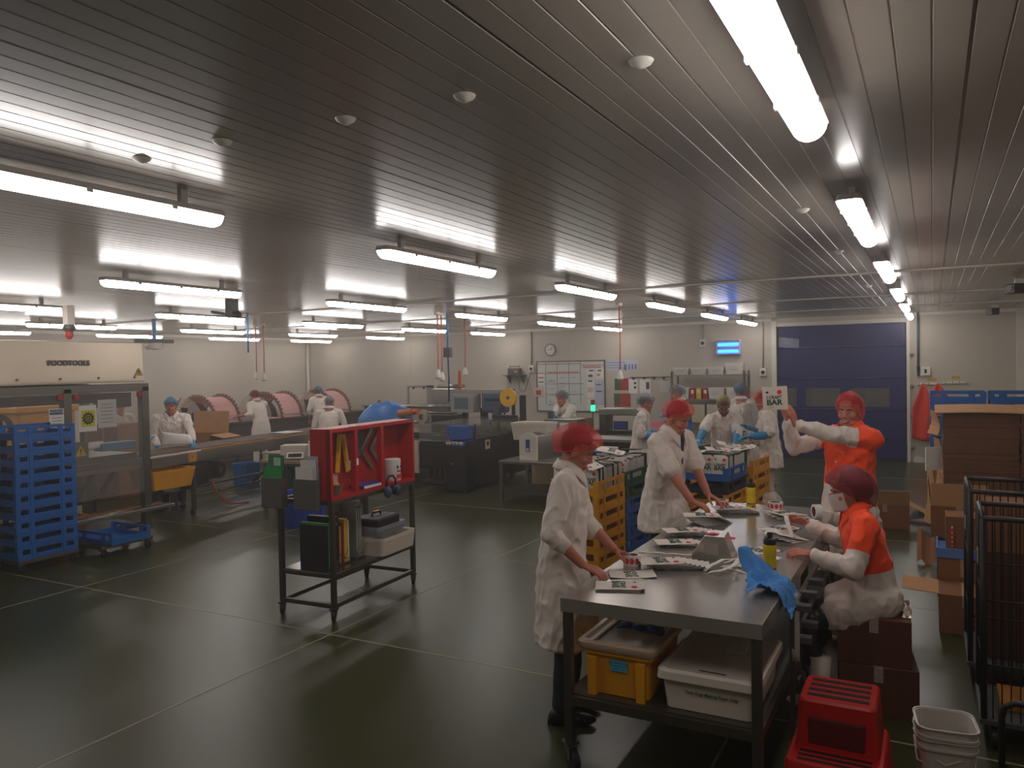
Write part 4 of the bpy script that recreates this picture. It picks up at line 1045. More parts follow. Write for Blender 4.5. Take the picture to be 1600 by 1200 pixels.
# ------------------------------------------------------------------ slab conveyor running along the hall
cv = thing('conveyor', 'long conveyor table carrying brown slabs toward the back of the hall', 'conveyor', (-9.42, 7.05, 0), .165)
SLAB = mat('brown_slab', '#5b443a', .7, bump=.3, scale=40, var=.15, vscale=20)
MB().bb(-.72, 0, 0, 5.2, .78, .93).build('side_frame', STEEL, cv, bevel=.005)
MB().bb(-.70, -.02, -.25, 5.3, .93, .945).build('belt', mat('amber_belt', '#a8761e', .6), cv)
MB().bb(-.015, .02, -.28, .95, .93, .955).build('edge_guide', WHITEP, cv)
MB().bb(-.03, .0, .9, 5.2, .945, .955).build('edge_strip', mat('amber_strip', '#c48a1c', .5), cv)
s = MB().bb(0, .003, .70, .88, .79, .92).build('warning_label', mat('label_orange', '#c8862a', .6), cv); warn_tri(s, .003, .79, .86, .05)
for y in (.85, 4.6):
    for x in (-.66, -.05): MB().bb(x-.025, x+.025, y-.025, y+.025, .1, .78).build('leg', STEELD, cv); castor(cv, x, y, .1, .045)
for x in (-.66, -.05): MB().tube([(x, .85, .28), (x, 4.6, .28)], .02).build('lower_rail', STEELD, cv, smooth=True)
MB().tube([(-.05, 2.2, .28), (-.05, 3.4, .78)], .02).build('brace', DARKM, cv, smooth=True)
MB().tube([(-.05, 4.3, .28), (-.05, 3.6, .78)], .02).build('brace', DARKM, cv, smooth=True)
b = MB(); b.bb(-.3, -.06, .75, 1.2, .42, .76); b.build('control_box', DARKM, cv, bevel=.01)
b = MB(); b.cyl((-.35, 1.5, .58), (-.1, 1.5, .58), .13, n=20); b.bb(-.3, -.12, 1.2, 1.5, .46, .7); b.build('motor', DARKM, cv)
MB().cyl((-.1, 1.5, .58), (-.08, 1.5, .58), .05, n=14).build('motor_cap', STEEL, cv)
MB().tube([(-.05, 1.25, .45), (0, 1.3, .25), (.05, 1.5, .05), (.1, 1.9, .012)], .012).build('orange_cable', mat('orange_cable', '#c2562a', .5), cv, smooth=True)
for i in range(5):
    m = MB(); y = .02 + i*.98
    m.grid(lambda u, v: (-.68+.64*u, y+.95*v, .962+.008*math.sin(v*7+i)*math.sin(u*5)+.012*abs(v-.5)), 8, 10, .014)
    o = m.build('bar_slab', SLAB, smooth=True); o.matrix_world = Matrix.Translation((-9.42, 7.05, 0)) @ Matrix.Rotation(.165, 4, 'Z')
    tag(o, '%s brown slab lying on the conveyor table' % ['nearest', 'second', 'third', 'fourth', 'farthest'][i], 'slab', 'brown slabs on the conveyor')
tag(MB().bb(-10.55, -10.15, 10.35, 10.75, .975, .985).build('white_sheet', PAPER), 'white sheet of paper lying on the far slabs of the conveyor', 'paper')
# trays under / behind the conveyor
tag(MB().bb(-9.35, -8.85, 8.95, 9.9, .80, .815).bb(-9.12, -9.08, 9.0, 9.85, .0, .8).build('wing_table', mat('wooden_board', '#9b8468', .6)), 'small folding side table with a pale wooden top beside the conveyor', 'table')
tub('small_blue_crate', 'small bright blue tub on the floor beyond the conveyor motor', 'tub', -11.3, -10.95, 10.1, 10.5, 0, .42, BLUEP, .9)
o = MB().bb(-10.6, -10.05, 7.9, 8.0, .3, .75).build('white_signboard', PAPER); tag(o, 'white board standing behind the conveyor legs', 'panel')
for i in range(2): MB().bb(-10.6+.45*i, -10.55+.45*i, 7.9, 8.0, 0, .3).build('support', STEELD, o)
# cartons beside the left worker
carton('carton', 'open brown carton with a tall flap behind the worker in the blue hairnet', (-12.35, 10.35, .62), (.8, .55, .3), .2, CARD, open_top=True, flaps=(('Y', 1.45, .42), ('X', -.2, .3)))
tb = thing('side_table', 'steel side table under the open carton behind the left worker', 'table', (-12.35, 10.35, 0))
MB().bb(-.6, .6, -.4, .4, .58, .62).build('tabletop', STEELD, tb)
for x in (-.55, .55):
    for y in (-.35, .35): MB().bb(x-.02, x+.02, y-.02, y+.02, 0, .58).build('leg', STEELD, tb)
carton('carton', 'brown carton standing left of the worker in the blue hairnet', (-12.3, 8.55, .0), (.6, .6, 1.25), .2, CARD)
ys = thing('yellow_cupboard', 'yellow plastic hopper seen through the clear machine panel', 'hopper', (-12.6, 7.35, 0))
MB().bb(-.35, .35, -.45, .45, .95, 1.62).build('body', YELP, ys, bevel=.03); MB().bb(-.42, .42, -.52, .52, 1.52, 1.62).build('rim', YELP, ys, bevel=.02)
for x in (-.3, .3):
    for y in (-.4, .4): MB().bb(x-.03, x+.03, y-.03, y+.03, 0, .95).build('leg', STEELD, ys)
bt_ = thing('bench', 'long steel bench behind the cutting machine with cardboard on it', 'table', (-11.6, 6.3, 0))
MB().bb(-.4, .4, -1.5, 1.2, .9, .94).build('tabletop', STEELD, bt_)
for x in (-.35, .35):
    for y in (-1.4, 1.1): MB().bb(x-.025, x+.025, y-.025, y+.025, 0, .9).build('leg', STEELD, bt_)
tag(MB().bb(-11.9, -11.3, 5.5, 6.2, .942, 1.25).build('carton', CARD), 'brown carton on the bench behind the cutting machine', 'box')
tag(MB().bb(-11.8, -11.35, 6.4, 6.9, .942, 1.1).build('carton', CARDL), 'pale low carton on the bench behind the cutting machine', 'box')

# ------------------------------------------------------------------ long bench at the left wall with three curved racks
lb = thing('long_bench', 'long dark steel bench with a closed front along the left wall', 'table', (-14.55, 14.8, 0))
MB().bb(-.55, .55, -3.4, 2.7, .9, .95).build('worktop', STEELD, lb, bevel=.005)
MB().bb(-.5, .5, -3.3, 2.6, .12, .9).build('cabinet_front', mat('dark_bench_front', '#4a4340', .5, .3), lb)
for y in (-3.3, -1.3, .7, 2.6): MB().bb(.49, .53, y-.03, y+.03, 0, .9).build('leg', STEELD, lb)
PINK = mat('pink_card', '#d8a39c', .6); ACR = mat('clear_acrylic', '#d6c2bb', .08, alpha=.35); BRN = mat('brown_rack_edge', '#7c5650', .6)
def drum(label, y):
    t = thing('curved_rack', label, 'rack', (-14.55, y, .951), 0, 'curved racks on the left bench')
    R = .58
    def arc(r, n=18): return [(r*math.cos(PI*i/n), r*math.sin(PI*i/n)) for i in range(n+1)]
    side = MB(); side.prism(arc(R), 0, .012, 'Y'); side.build('clear_side', ACR, t)
    inn = MB(); inn.prism(arc(R*.80), .30, .32, 'Y'); inn.build('dark_inner_panel', mat('dark_inner', '#3f3836', .5), t)
    for k_, yy in enumerate((.32, 1.0)):
        m = MB(); r0, r1 = R*.97, R*1.04
        p = arc(r1, 40) + list(reversed(arc(r0, 40)))
        a = arc(r1, 40); b = arc(r0, 40)
        for i in range(40): m.prism([a[i], a[i+1], b[i+1], b[i]], yy, yy+.03, 'Y')
        for i in range(0, 40, 2): m.prism([a[i], a[i+1], (a[i+1][0]*1.07, a[i+1][1]*1.07), (a[i][0]*1.07, a[i][1]*1.07)], yy, yy+.03, 'Y')
        m.build('toothed_edge', BRN, t)
    a = arc(R*.99, 34)
    for i in range(2, 33):
        m = MB(); x0, z0 = a[i]; x1, z1 = a[i+1]
        k_ = .82
        q0, q1 = (x0, z0), (x0+(x1-x0)*k_, z0+(z1-z0)*k_)
        m.prism([q0, q1, (q1[0]*.985, q1[1]*.985), (q0[0]*.985, q0[1]*.985)], .36, .98, 'Y'); m.build('pink_card', PINK, t)
    lg = MB(); lg.bb(-.07, .07, -.004, 0, .1, .34); lg.bb(-.11, .11, -.004, 0, .30, .37); lg.build('black_emblem', INK, t)
    lg = MB(); lg.bb(.24, .3, -.004, 0, .08, .26); lg.build('black_emblem', INK, t)
    MB().bb(-R, R, -.02, 1.03, -.0, .02).build('base', PINK, t)
    return t
drum('curved rack of pink cards nearest on the left bench, with clear side', 11.75)
drum('middle curved rack of pink cards on the left bench', 13.75)
drum('farthest curved rack of pink cards on the left bench', 15.6)
o = MB().bb(-14.95, -14.75, 11.55, 11.65, .951, .98).build('wooden_stick_base', CARD); tag(o, 'wooden stick leaning on the nearest curved rack', 'stick'); MB().tube([(-14.85, 11.6, .97), (-14.5, 11.62, 1.55)], .012).build('stick', CARD, o)
wr = thing('wire_shelf', 'thin wire shelf with white bottles on the back wall left part', 'shelf', (-12.6, YB-.25, 1.05))
MB().bb(-1.6, 1.4, -.2, .2, 0, .02).build('board', DARKM, wr)
for x in (-1.5, 1.3): MB().bb(x-.02, x+.02, -.18, .22, -1.05, 0).build('leg', STEELD, wr)
for i in range(3):
    o = MB().lathe([(.07, 0), (.075, .2), (.03, .27), (.025, .33), (.035, .34), (.03, .36)], n=14).build('spray_bottle', PAPER, smooth=.6, loc=(-11.9+.22*i, YB-.25, 1.071)); tag(o, '%s white bottle on the wire shelf at the back wall' % ['first', 'second', 'third'][i], 'bottle', 'white bottles on the wire shelf')
# hanging orange cords with white plugs
CORD = mat('orange_cord', '#cf6a52', .5)
def pendant(label, px, dep, pyplug, m=CORD, plug=True, n=1):
    p = fd(px, pyplug, dep); t = thing('power_drop', label, 'cord', (p.x, p.y, p.z))
    MB().tube([(0, 0, H-p.z), (.01, 0, (H-p.z)*.5), (0, 0, .1)], .011, n=6).build('cord', m, t, smooth=True)
    MB().lathe([(.015, .14), (.035, .1), (.05, .03), (.05, 0), (.03, -.02)], n=12).build('plug', WHITEP, t, smooth=.6)
    MB().cyl((0, 0, H-p.z-.04), (0, 0, H-p.z), .05, n=12).build('ceiling_rose', WHITEP, t)
    return t
pendant('orange cord with a white plug, left of the pair over the left bench', 401, 16.0, 592)
pendant('orange cord with a bigger white plug, right of the pair over the left bench', 413, 15.4, 594)
pendant('orange cord with a white plug hanging over the black machine, left of two', 685, 13.2, 590)
pendant('orange cord with a dark plug hanging over the black machine, right of two', 691, 13.4, 594)
pendant('single orange cord right of the blue hose, over the yellow reel', 727, 14.5, 586)
pendant('orange cord with a white plug in front of the whiteboard notices', 969, 12.0, 592)
q_ = fd(388, 551, 12.6); o = MB().tube([(q_.x, q_.y, H), q_], .014).build('blue_hose', mat('bright_blue_strip', '#3f78b8', .4), smooth=True); tag(o, 'thin blue hose hanging from the ceiling over the conveyor', 'hose')
p = fd(700, 560, 13.6); hh = thing('air_drop', 'blue air hose with a grey coupling hanging over the black machine', 'hose', (p.x, p.y, 0))
MB().tube([(0, 0, H), (0, 0, 2.45)], .018).build('hose', MATS['bright_blue_strip'], hh, smooth=True); MB().bb(-.07, .07, -.05, .05, 2.28, 2.45).build('coupling', GREYP, hh, bevel=.01); MB().tube([(0, 0, 2.28), (.01, 0, 1.9), (0, 0, 1.5)], .014).build('lower_hose', NAVY, hh, smooth=True)
p = fd(362, 470, 10.5); fb = thing('ceiling_clamp', 'grey bracket clamp fixed to the ceiling over the conveyor', 'bracket', (p.x, p.y, 0))
MB().bb(-.06, .06, -.06, .06, 2.84, H).build('box', GREYP, fb); MB().tube([(0, 0, 2.86), (-.5, .1, 2.93)], .02).build('arm', GREYP, fb); MB().ell((.1, 0, 2.86), (.07, .05, .05), 10, 6).build('clamp', DARKM, fb)
# ------------------------------------------------------------------ black wrapping machine in the middle
bm_ = thing('wrapping_machine', 'black wrapping machine with a clear cover and a blue control panel', 'machine', (-7.2, 11.0, 0))
BLK = mat('black_machine_panel', '#221f1e', .45, .2); SMOKE = mat('smoked_clear_cover', '#8f8a84', .12, alpha=.28)
CBL = mat('control_panel_blue', '#2254a0', .45)
MB().bb(.02, .38, -.02, .3, .05, .86).build('control_column', BLK, bm_, bevel=.008)
MB().bb(.03, .37, -.01, .28, .90, 1.12).build('blue_hood', CBL, bm_, bevel=.008)
MB().prism([(-.06, .80), (.28, .80), (.28, .90), (-.02, .86)], .02, .38, 'X').build('sloped_panel', CBL, bm_)
MB().bb(.04, .35, -.065, -.03, .825, .86).build('button_plate', WHITEP, bm_)
for i, x in enumerate((.16, .22, .29)): MB().cyl((x, -.066, .842), (x, -.076, .842), .013, n=12).build('button', INK, bm_)
MB().lathe([(.035, 0), (.03, .02), (.012, .04)], c=(.08, -.05, .86), n=14).build('emergency_stop', RED, bm_)
MB().bb(.1, .18, -.03, -.02, .48, .51).build('latch', STEEL, bm_)
MB().bb(-.55, .02, .02, .5, .42, .86).build('left_cabinet', BLK, bm_, bevel=.008)
MB().bb(-.55, .02, .3, .5, .05, .42).build('left_rear', DARKM, bm_)
MB().bb(-.45, .0, -.05, .3, .15, .19).build('foot_shelf', STEELD, bm_)
for x in (-.3, -.2, -.1): MB().bb(x-.015, x+.015, .1, .13, .19, .42).build('strut', STEELD, bm_)
r = MB(); r.loft([[(.38, .0, .60), (.42, 2.0, .60), (.42, 2.0, .86), (.38, .0, .86)], [(-.5, .3, .60), (-.5, 2.0, .60), (-.5, 2.0, .86), (-.5, .3, .86)]]); r.build('side_body', BLK, bm_)
r = MB(); r.loft([[(.38, .02, .10), (.38, 1.2, .10), (.40, 2.0, .60), (.38, .02, .60)], [(-.4, .3, .10), (-.4, 1.2, .10), (-.4, 2.0, .60), (-.4, .3, .60)]]); r.build('lower_body', BLK, bm_)
b = MB(); b.bb(-.52, .36, .25, 1.98, .87, .93); b.build('transport_bed', DARKM, bm_)
for i in range(7): MB().bb(-.4, .3, .4+.22*i, .48+.22*i, .93, 1.0).build('wrapping_roller', STEELD, bm_)
c = MB(); c.bb(-.55, .40, .02, 2.0, 1.13, 1.145); c.bb(.395, .405, .3, 2.0, .88, 1.13); c.bb(-.55, .02, .01, .02, .88, 1.13); c.build('clear_cover', SMOKE, bm_)
for y in (.3, 1.1, 1.95): MB().bb(.385, .41, y-.02, y+.02, .86, 1.14).build('cover_post', STEELD, bm_)
MB().bb(.40, .404, .62, .78, .68, .84).build('warning_plate', mat('cream_plate', '#c9bba2', .6), bm_)
MB().bb(.405, .407, .66, .74, .74, .81).build('plate_symbol', INK, bm_)
for x, y in ((.3, .1), (.3, 1.3), (-.45, .4), (-.3, 1.3)): MB().cyl((x, y, 0), (x, y, .1), .03, n=12).build('foot', STEELD, bm_)
MB().bb(-.66, -.58, .0, .05, .3, .85).build('pale_door_edge', mat('cream_plate', '#c9bba2'), bm_)
# print-and-feed machine behind it
pm = thing('printing_machine', 'large grey machine with two control boxes behind the black wrapping machine', 'machine', (-8.1, 13.2, 0))
MB().bb(-1.6, 1.2, -.4, .5, .1, .75).build('base_cabinet', DARKM, pm)
MB().bb(-1.7, 1.3, -.45, .55, .75, .82).build('bed_plate', STEELD, pm)
for x in (-1.55, 1.15):
    for y in (-.35, .45): MB().bb(x-.04, x+.04, y-.04, y+.04, 0, .1).build('foot', STEELD, pm)
BOXG = mat('light_grey_enclosure', '#9a958e', .5); BOXB = mat('blue_grey_enclosure', '#3c5276', .5)
b1 = MB().bb(-.22, .30, -.3, .0, 1.22, 1.58).build('control_box', BOXG, pm, bevel=.01); MB().bb(-.13, .18, -.306, -.3, 1.29, 1.51).build('screen', mat('dim_screen', '#5a6a72', .3), b1)
b2 = MB().bb(.46, .95, -.25, .0, 1.22, 1.58).build('control_box', BOXB, pm, bevel=.04); MB().bb(.53, .88, -.256, -.25, 1.44, 1.50).build('vent_strip', BLACKP, b2)
MB().bb(-.25, 1.02, -.1, .25, 1.58, 1.66).build('top_cover', BOXG, pm, bevel=.01)
for x in (.36, -.1): MB().bb(x-.04, x+.04, .0, .1, .82, 1.58).build('support_post', DARKM, pm)
MB().tube([(.38, -.15, 1.3), (.42, -.2, 1.1), (.38, -.1, .95), (.5, -.15, .86)], .02).build('cable', BLACKP, pm, smooth=True)
MB().tube([(.6, -.1, 1.22), (.75, -.2, 1.0), (.95, -.1, .9)], .012).build('cable', BLACKP, pm, smooth=True)
MB().tube([(.9, -.1, 1.22), (.8, -.2, 1.05), (.7, -.1, .9)], .012).build('cable', BLACKP, pm, smooth=True)
MB().bb(-.75, -.3, -.2, .3, .82, 1.15).build('feed_unit', DARKM, pm, bevel=.01)
MB().lathe([(.06, -.06), (.14, -.06), (.14, .06), (.06, .06)], c=(-.95, -.2, 1.12), n=22, axis='Y', cap=False).build('film_reel', mat('pale_film', '#b9a68e', .5), pm)
MB().lathe([(.05, -.05), (.1, -.05), (.1, .05), (.05, .05)], c=(-1.35, -.2, 1.12), n=22, axis='Y', cap=False).build('film_reel', STEEL, pm)
for z in (1.0, 1.2, 1.32): MB().tube([(-1.6, -.1, z), (-.3, -.1, z)], .03).build('roller', STEEL, pm, smooth=True)
MB().bb(-.85, -.3, .0, .4, 1.36, 1.68).build('drive_cover', STEEL, pm, bevel=.02)
f = MB(); f.bb(-1.55, -.9, .1, .13, 1.70, 1.74); f.bb(-1.55, -1.51, .1, .13, .82, 1.70); f.build('upright_frame', BOXG, pm)
MB().bb(-1.05, -.9, .1, .13, 1.36, 1.74).build('plate', BOXG, pm); MB().tube([(-.85, .2, 1.72), (-.2, .2, 1.72)], .035).build('top_roller', STEEL, pm, smooth=True)
for x in (-1.38, -1.12): MB().cyl((x, .09, 1.69), (x, .1, 1.69), .025, n=10).build('black_knob', INK, pm)
tag(MB().lathe([(.02, 0), (.035, .04), (.035, .34), (.02, .38)], n=14).build('signal_tower', mat('signal_orange', '#c5502a', .4), loc=(-8.22, 13.1, 1.66)), 'orange signal tower on top of the grey printing machine', 'signal lamp')
# blue bag and brown card left of it
bg = MB(); bg.ell((0, 0, .35), (.55, .35, .40), 20, 12)
for v in bg.bm.verts:
    q = noise.noise(v.co*4)*.09 + noise.noise(v.co*11)*.05 + noise.noise(v.co*23)*.02; v.co += Vector((q, q*.6, q*.8)); v.co.z = max(0, v.co.z)
o = bg.build('blue_sack', mat('blue_plastic_sack', '#2c6fb4', .45, bump=.5, scale=14), smooth=True, loc=(-9.25, 12.0, .72)); tag(o, 'big bright blue plastic sack behind the red cabinet trolley', 'sack')
st_ = thing('sack_bench', 'low steel bench under the blue sack', 'table', (-9.25, 12.0, 0)); MB().bb(-.9, .9, -.45, .75, .68, .72).build('tabletop', STEELD, st_)
for x in (-.85, .85):
    for y in (-.4, .7): MB().bb(x-.02, x+.02, y-.02, y+.02, 0, .68).build('leg', STEELD, st_)
o = MB().box((0, 0, .06), (.62, .012, .6), R=Matrix.Rotation(.7, 3, 'Y')).build('card_sheet', CARD, loc=(-9.75, 12.55, 1.0)); tag(o, 'tilted brown cardboard sheet behind the blue sack', 'cardboard sheet')
o = MB().tube([(0, 0, 0), (.3, 0, .03)], .07, n=12).build('orange_motor', mat('worn_orange', '#b56a3a', .5), loc=(-8.6, 11.6, 1.28)); tag(o, 'short brown and orange motor in front of the blue sack', 'motor'); MB().cyl((.3, 0, .03), (.42, 0, .04), .05).build('cap', MATS['signal_orange'], o); MB().bb(.05, .12, -.03, .03, -.56, -.05).build('stand', STEELD, o)
# yellow reel machine and table
ft = thing('feed_table', 'steel table carrying the yellow reel machine', 'table', (-6.75, 12.95, 0)); MB().bb(-.65, 1.1, -.4, .4, .86, .9).build('tabletop', STEELD, ft)
for x in (-.6, 1.05):
    for y in (-.35, .35): MB().bb(x-.02, x+.02, y-.02, y+.02, 0, .86).build('leg', STEELD, ft)
rm = thing('reel_machine', 'green and black labelling machine with a yellow reel', 'machine', (-7.0, 12.75, .902))
MB().bb(-.25, .65, -.15, .2, .05, .17).build('green_base', mat('lime_green_paint', '#7d9440', .5), rm, bevel=.01); MB().bb(-.25, .2, -.1, .1, .17, .29).build('black_block', BLACKP, rm, bevel=.01)
for x in (-.2, .6): MB().bb(x-.03, x+.03, -.1, .1, 0, .05).build('foot', BLACKP, rm)
MB().bb(.12, .17, .0, .05, .29, .78).build('mast', DARKM, rm); MB().bb(.26, .36, .05, .12, .17, .66).build('black_plate', BLACKP, rm)
MB().lathe([(.03, -.05), (.17, -.05), (.17, .0), (.03, .0)], c=(.08, -.02, .62), n=28, axis='Y', cap=False).build('yellow_reel', mat('reel_yellow', '#dca51e', .45), rm)
MB().lathe([(.001, -.055), (.035, -.055), (.035, .01), (.001, .01)], c=(.08, -.02, .62), n=16, axis='Y').build('reel_hub', STEELD, rm)
MB().tube([(-.05, -.05, .5), (-.12, -.05, .35), (-.15, -.05, .25)], .012).build('tape_path', BLACKP, rm)
for lbl, x, z1, m, w in (('narrow grey upright case left of the yellow reel', -7.25, .50, GREYP, .10), ('small blue case in front of the grey upright case', -7.33, .22, mat('dull_blue_plastic', '#4c7796'), .20), ('small red and white carton on the bench left of the reel', -7.1, .12, RED, .14)):
    o = MB().bb(x-w/2, x+w/2, 12.55 if w > .12 else 12.8, 12.75 if w > .12 else 12.95, .902, .902+z1).build('small_case', m, bevel=.008); tag(o, lbl, 'case'); MB().bb(x-w*.3, x+w*.3, 12.544 if w > .12 else 12.794, 12.55 if w > .12 else 12.8, .92, .96).build('label', PAPER, o)
carton('carton', 'brown carton on the table right of the yellow reel machine', (-5.75, 13.1, .902), (.55, .3, .24), 0, CARD)
tub('white_tub', 'large white open tub behind the steel wedge printer', 'tub', -5.95, -5.3, 10.95, 11.4, .93, 1.20, TUBW, .88)
# wedge shaped scale/printer on a steel table
wt_ = thing('printer_table', 'square legged steel table under the white fronted printer', 'table', (-4.95, 10.95, 0))
MB().bb(-.98, 1.45, -.42, .52, .60, .645).build('tabletop', STEEL, wt_, bevel=.004); MB().bb(-.92, 1.4, -.38, .48, .14, .17).build('lower_shelf', STEELD, wt_)
for x in (-.95, 1.4):
    for y in (-.39, .48): MB().bb(x-.022, x+.022, y-.022, y+.022, 0, .60).build('leg', STEEL, wt_)
pr = thing('printer', 'steel printer with a white front panel and a blue badge', 'printer', (-5.50, 10.72, .647), -.12)
prof = [(-.16, 0), (.16, 0), (.16, .36)] + [(.16*math.cos(PI*i/8), .36+.06*math.sin(PI*i/8)) for i in range(1, 8)] + [(-.16, .36)]
MB().prism(prof, .02, .75, 'Y').build('body', STEEL, pr, smooth=.5); MB().prism(prof, -.02, .02, 'Y').build('front_panel', mat('white_panel_paint', '#d6ccbf', .35), pr)
MB().bb(-.035, .035, -.026, -.02, .13, .32).build('blue_badge', mat('badge_blue', '#1c3a8c', .4), pr); MB().bb(-.02, .02, -.03, -.026, .14, .19).build('badge_mark', WHITEP, pr)
for x in (-.12, .12): MB().bb(x-.02, x+.02, .1, .6, -.0, .0).build('foot', BLACKP, pr) if False else None
tub('blue_white_tray', 'white tray with a blue side standing beside the front worker head', 'tray', -4.62, -4.2, 10.75, 11.2, .647, .85, mat('white_panel_paint', '#d6ccbf'), .8)
o = MB().bb(-4.6, -4.22, 10.70, 10.735, .66, .82).build('blue_board', mat('badge_blue', '#1c3a8c')); tag(o, 'blue board leaning on the white tray on the printer table', 'board')
tag(MB().bb(-5.95, -5.2, 11.7, 12.1, .0, .62).build('cream_cabinet', mat('cream_cabinet_paint', '#a5916c', .5), bevel=.006), 'cream cabinet standing behind the printer table', 'cabinet')
tub('navy_bin', 'navy blue bin on the lower shelf of the printer table', 'bin', -5.0, -4.45, 10.75, 11.25, .172, .55, mat('navy_plastic', '#1b2560', .5), .9)
# metal detector style arch and tables behind the crates
ar = thing('inspection_arch', 'steel arch conveyor with a pale top in front of the whiteboard', 'machine', (-4.95, 13.5, 0))
MB().bb(-.42, .42, -.2, .25, 1.18, 1.30).build('top_box', STEEL, ar, bevel=.01)
for x in (-.36, .36): MB().bb(x-.06, x+.06, -.18, .2, .0, 1.18).build('column', STEELD, ar)
MB().bb(-.9, .9, -.15, .2, .84, .9).build('belt_bed', DARKM, ar); sc_ = MB().bb(-.12, .14, -.24, -.20, .93, 1.08).build('control_screen', BLACKP, ar); MB().bb(-.10, .12, -.246, -.24, .95, 1.06).build('screen', mat('screen_blue', '#1d3470', .3, emit=.15), sc_)
MB().bb(-.3, .3, -.35, -.16, .5, .84).build('dark_cabinet', DARKM, ar)
for lbl, x0, x1, y0, y1 in (('long steel table before the inspection arch', -5.9, -3.6, 11.75, 12.45),):
    t_ = thing('steel_table', lbl, 'table', ((x0+x1)/2, (y0+y1)/2, 0)); w, d = x1-x0, y1-y0
    MB().bb(-w/2, w/2, -d/2, d/2, .86, .9).build('tabletop', STEEL, t_)
    for x in (-w/2+.04, w/2-.04):
        for y in (-d/2+.04, d/2-.04): MB().bb(x-.02, x+.02, y-.02, y+.02, 0, .86).build('leg', STEELD, t_)
    MB().bb(-w/2+.05, w/2-.05, -d/2+.05, d/2-.05, .3, .32).build('lower_shelf', STEELD, t_)
sb = thing('sealing_machine', 'steel sealing machine with a paper note, in front of the whiteboard worker', 'machine', (-5.5, 12.1, .902)); MB().bb(-.32, .3, -.18, .2, 0, .30).build('body', STEEL, sb, bevel=.01); MB().bb(-.02, .14, -.186, -.18, .08, .24).build('note', PAPER, sb); MB().bb(-.28, -.2, -.1, .0, .30, .42).build('feed_post', STEELD, sb)
gl = thing('status_lamp', 'status lamp post with a glowing green light', 'lamp', (-5.05, 12.25, .902)); MB().tube([(0, 0, 0), (0, 0, .42)], .012).build('post', STEELD, gl); MB().cyl((0, 0, .42), (0, 0, .52), .035, n=14).build('green_light', mat('green_light', '#18e070', .4, emit=5.0), gl); MB().cyl((0, 0, .521), (0, 0, .61), .035, n=14).build('red_light', mat('dull_red_light', '#7a3a34', .4), gl)
for i in range(6):
    a = i*.9; put_pouch((-3.95+.09*i*(1 if i % 2 else -.3), 11.9+.06*(i % 3), .903+.012*i), (0, .05, a), 'white pouch in the loose pile on the long steel table', 'pouches on the long steel table')
tub('pink_tub', 'pink translucent tub on the long steel table', 'tub', -4.05, -3.8, 12.2, 12.4, .903, 1.17, mat('pink_plastic', '#d07a84', .5), .85)
BLT = MATS['blue_crate_plastic']
bc = MB(); 
o = crate_mesh().build('stacking_crate', BLUEP); o.location = (-4.5, 14.9, .93); o.rotation_euler = (1.35, 0, .3)
o.location = (-3.55, 12.3, 1.17); o.rotation_euler = (PI/2-.1, 0, .25); o.scale = (.5, .75, 1.0); o.location.z = 1.09; tag(o, 'blue crate standing on edge on the long steel table', 'crate')
# two bins under the side bench, scale and cartons behind the red cabinet
sb2 = thing('scale_bench', 'low wooden topped bench carrying the scale and cartons', 'table', (-8.55, 9.15, 0), .1)
MB().bb(-.55, .75, -.45, .45, .70, .74).build('tabletop', mat('wooden_board', '#9b8468'), sb2)
for x in (-.5, .7):
    for y in (-.4, .4): MB().bb(x-.02, x+.02, y-.02, y+.02, 0, .70).build('leg', STEELD, sb2)
MB().bb(-.5, .7, -.4, .4, .22, .24).build('lower_shelf', STEELD, sb2)
sc2 = thing('scale', 'white bench scale with a tilted display on the low bench', 'scale', (-8.62, 8.95, .742), .5); MB().bb(-.2, .2, -.1, .15, 0, .22).build('body', TUBW, sc2, bevel=.015); d_ = MB().box((.04, -.15, .07), (.26, .012, .1), R=Matrix.Rotation(-.6, 3, 'X')).build('display_panel', PAPER, sc2); MB().box((.04, -.157, .073), (.2, .006, .06), R=Matrix.Rotation(-.6, 3, 'X')).build('display', BLACKP, d_)
cb = thing('carton', 'white carton with blue ovals on the low bench', 'box', (-8.12, 9.05, .742), .45); MB().bb(-.2, .25, -.15, .15, 0, .3).build('body', PAPER, cb, bevel=.004)
for x in (-.08, .12): MB().lathe([(.001, -.152), (.05, -.152)], c=(x, 0, .15), n=18, axis='Y', cap=False).build('blue_oval', mat('badge_blue', '#1c3a8c'), cb)
tub('green_bin', 'dark green bin on the lower shelf of the low bench', 'bin', -9.0, -8.62, 8.85, 9.25, .242, .58, DGREEN, .85)
tub('navy_bin', 'navy bin beside the green bin on the low bench shelf', 'bin', -8.55, -8.1, 8.9, 9.3, .242, .60, MATS['navy_plastic'], .9)
tub('blue_tub', 'big round blue tub on the floor behind the red cabinet trolley', 'tub', -7.85, -7.2, 7.65, 8.25, 0, .46, mat('deep_blue_plastic', '#143a9c', .45), .88, r=.28)
tag(MB().bb(-9.3, -8.95, 10.6, 10.9, .0, 1.05).build('white_case', TUBW, bevel=.02), 'white cabinet case behind the conveyor end', 'case')
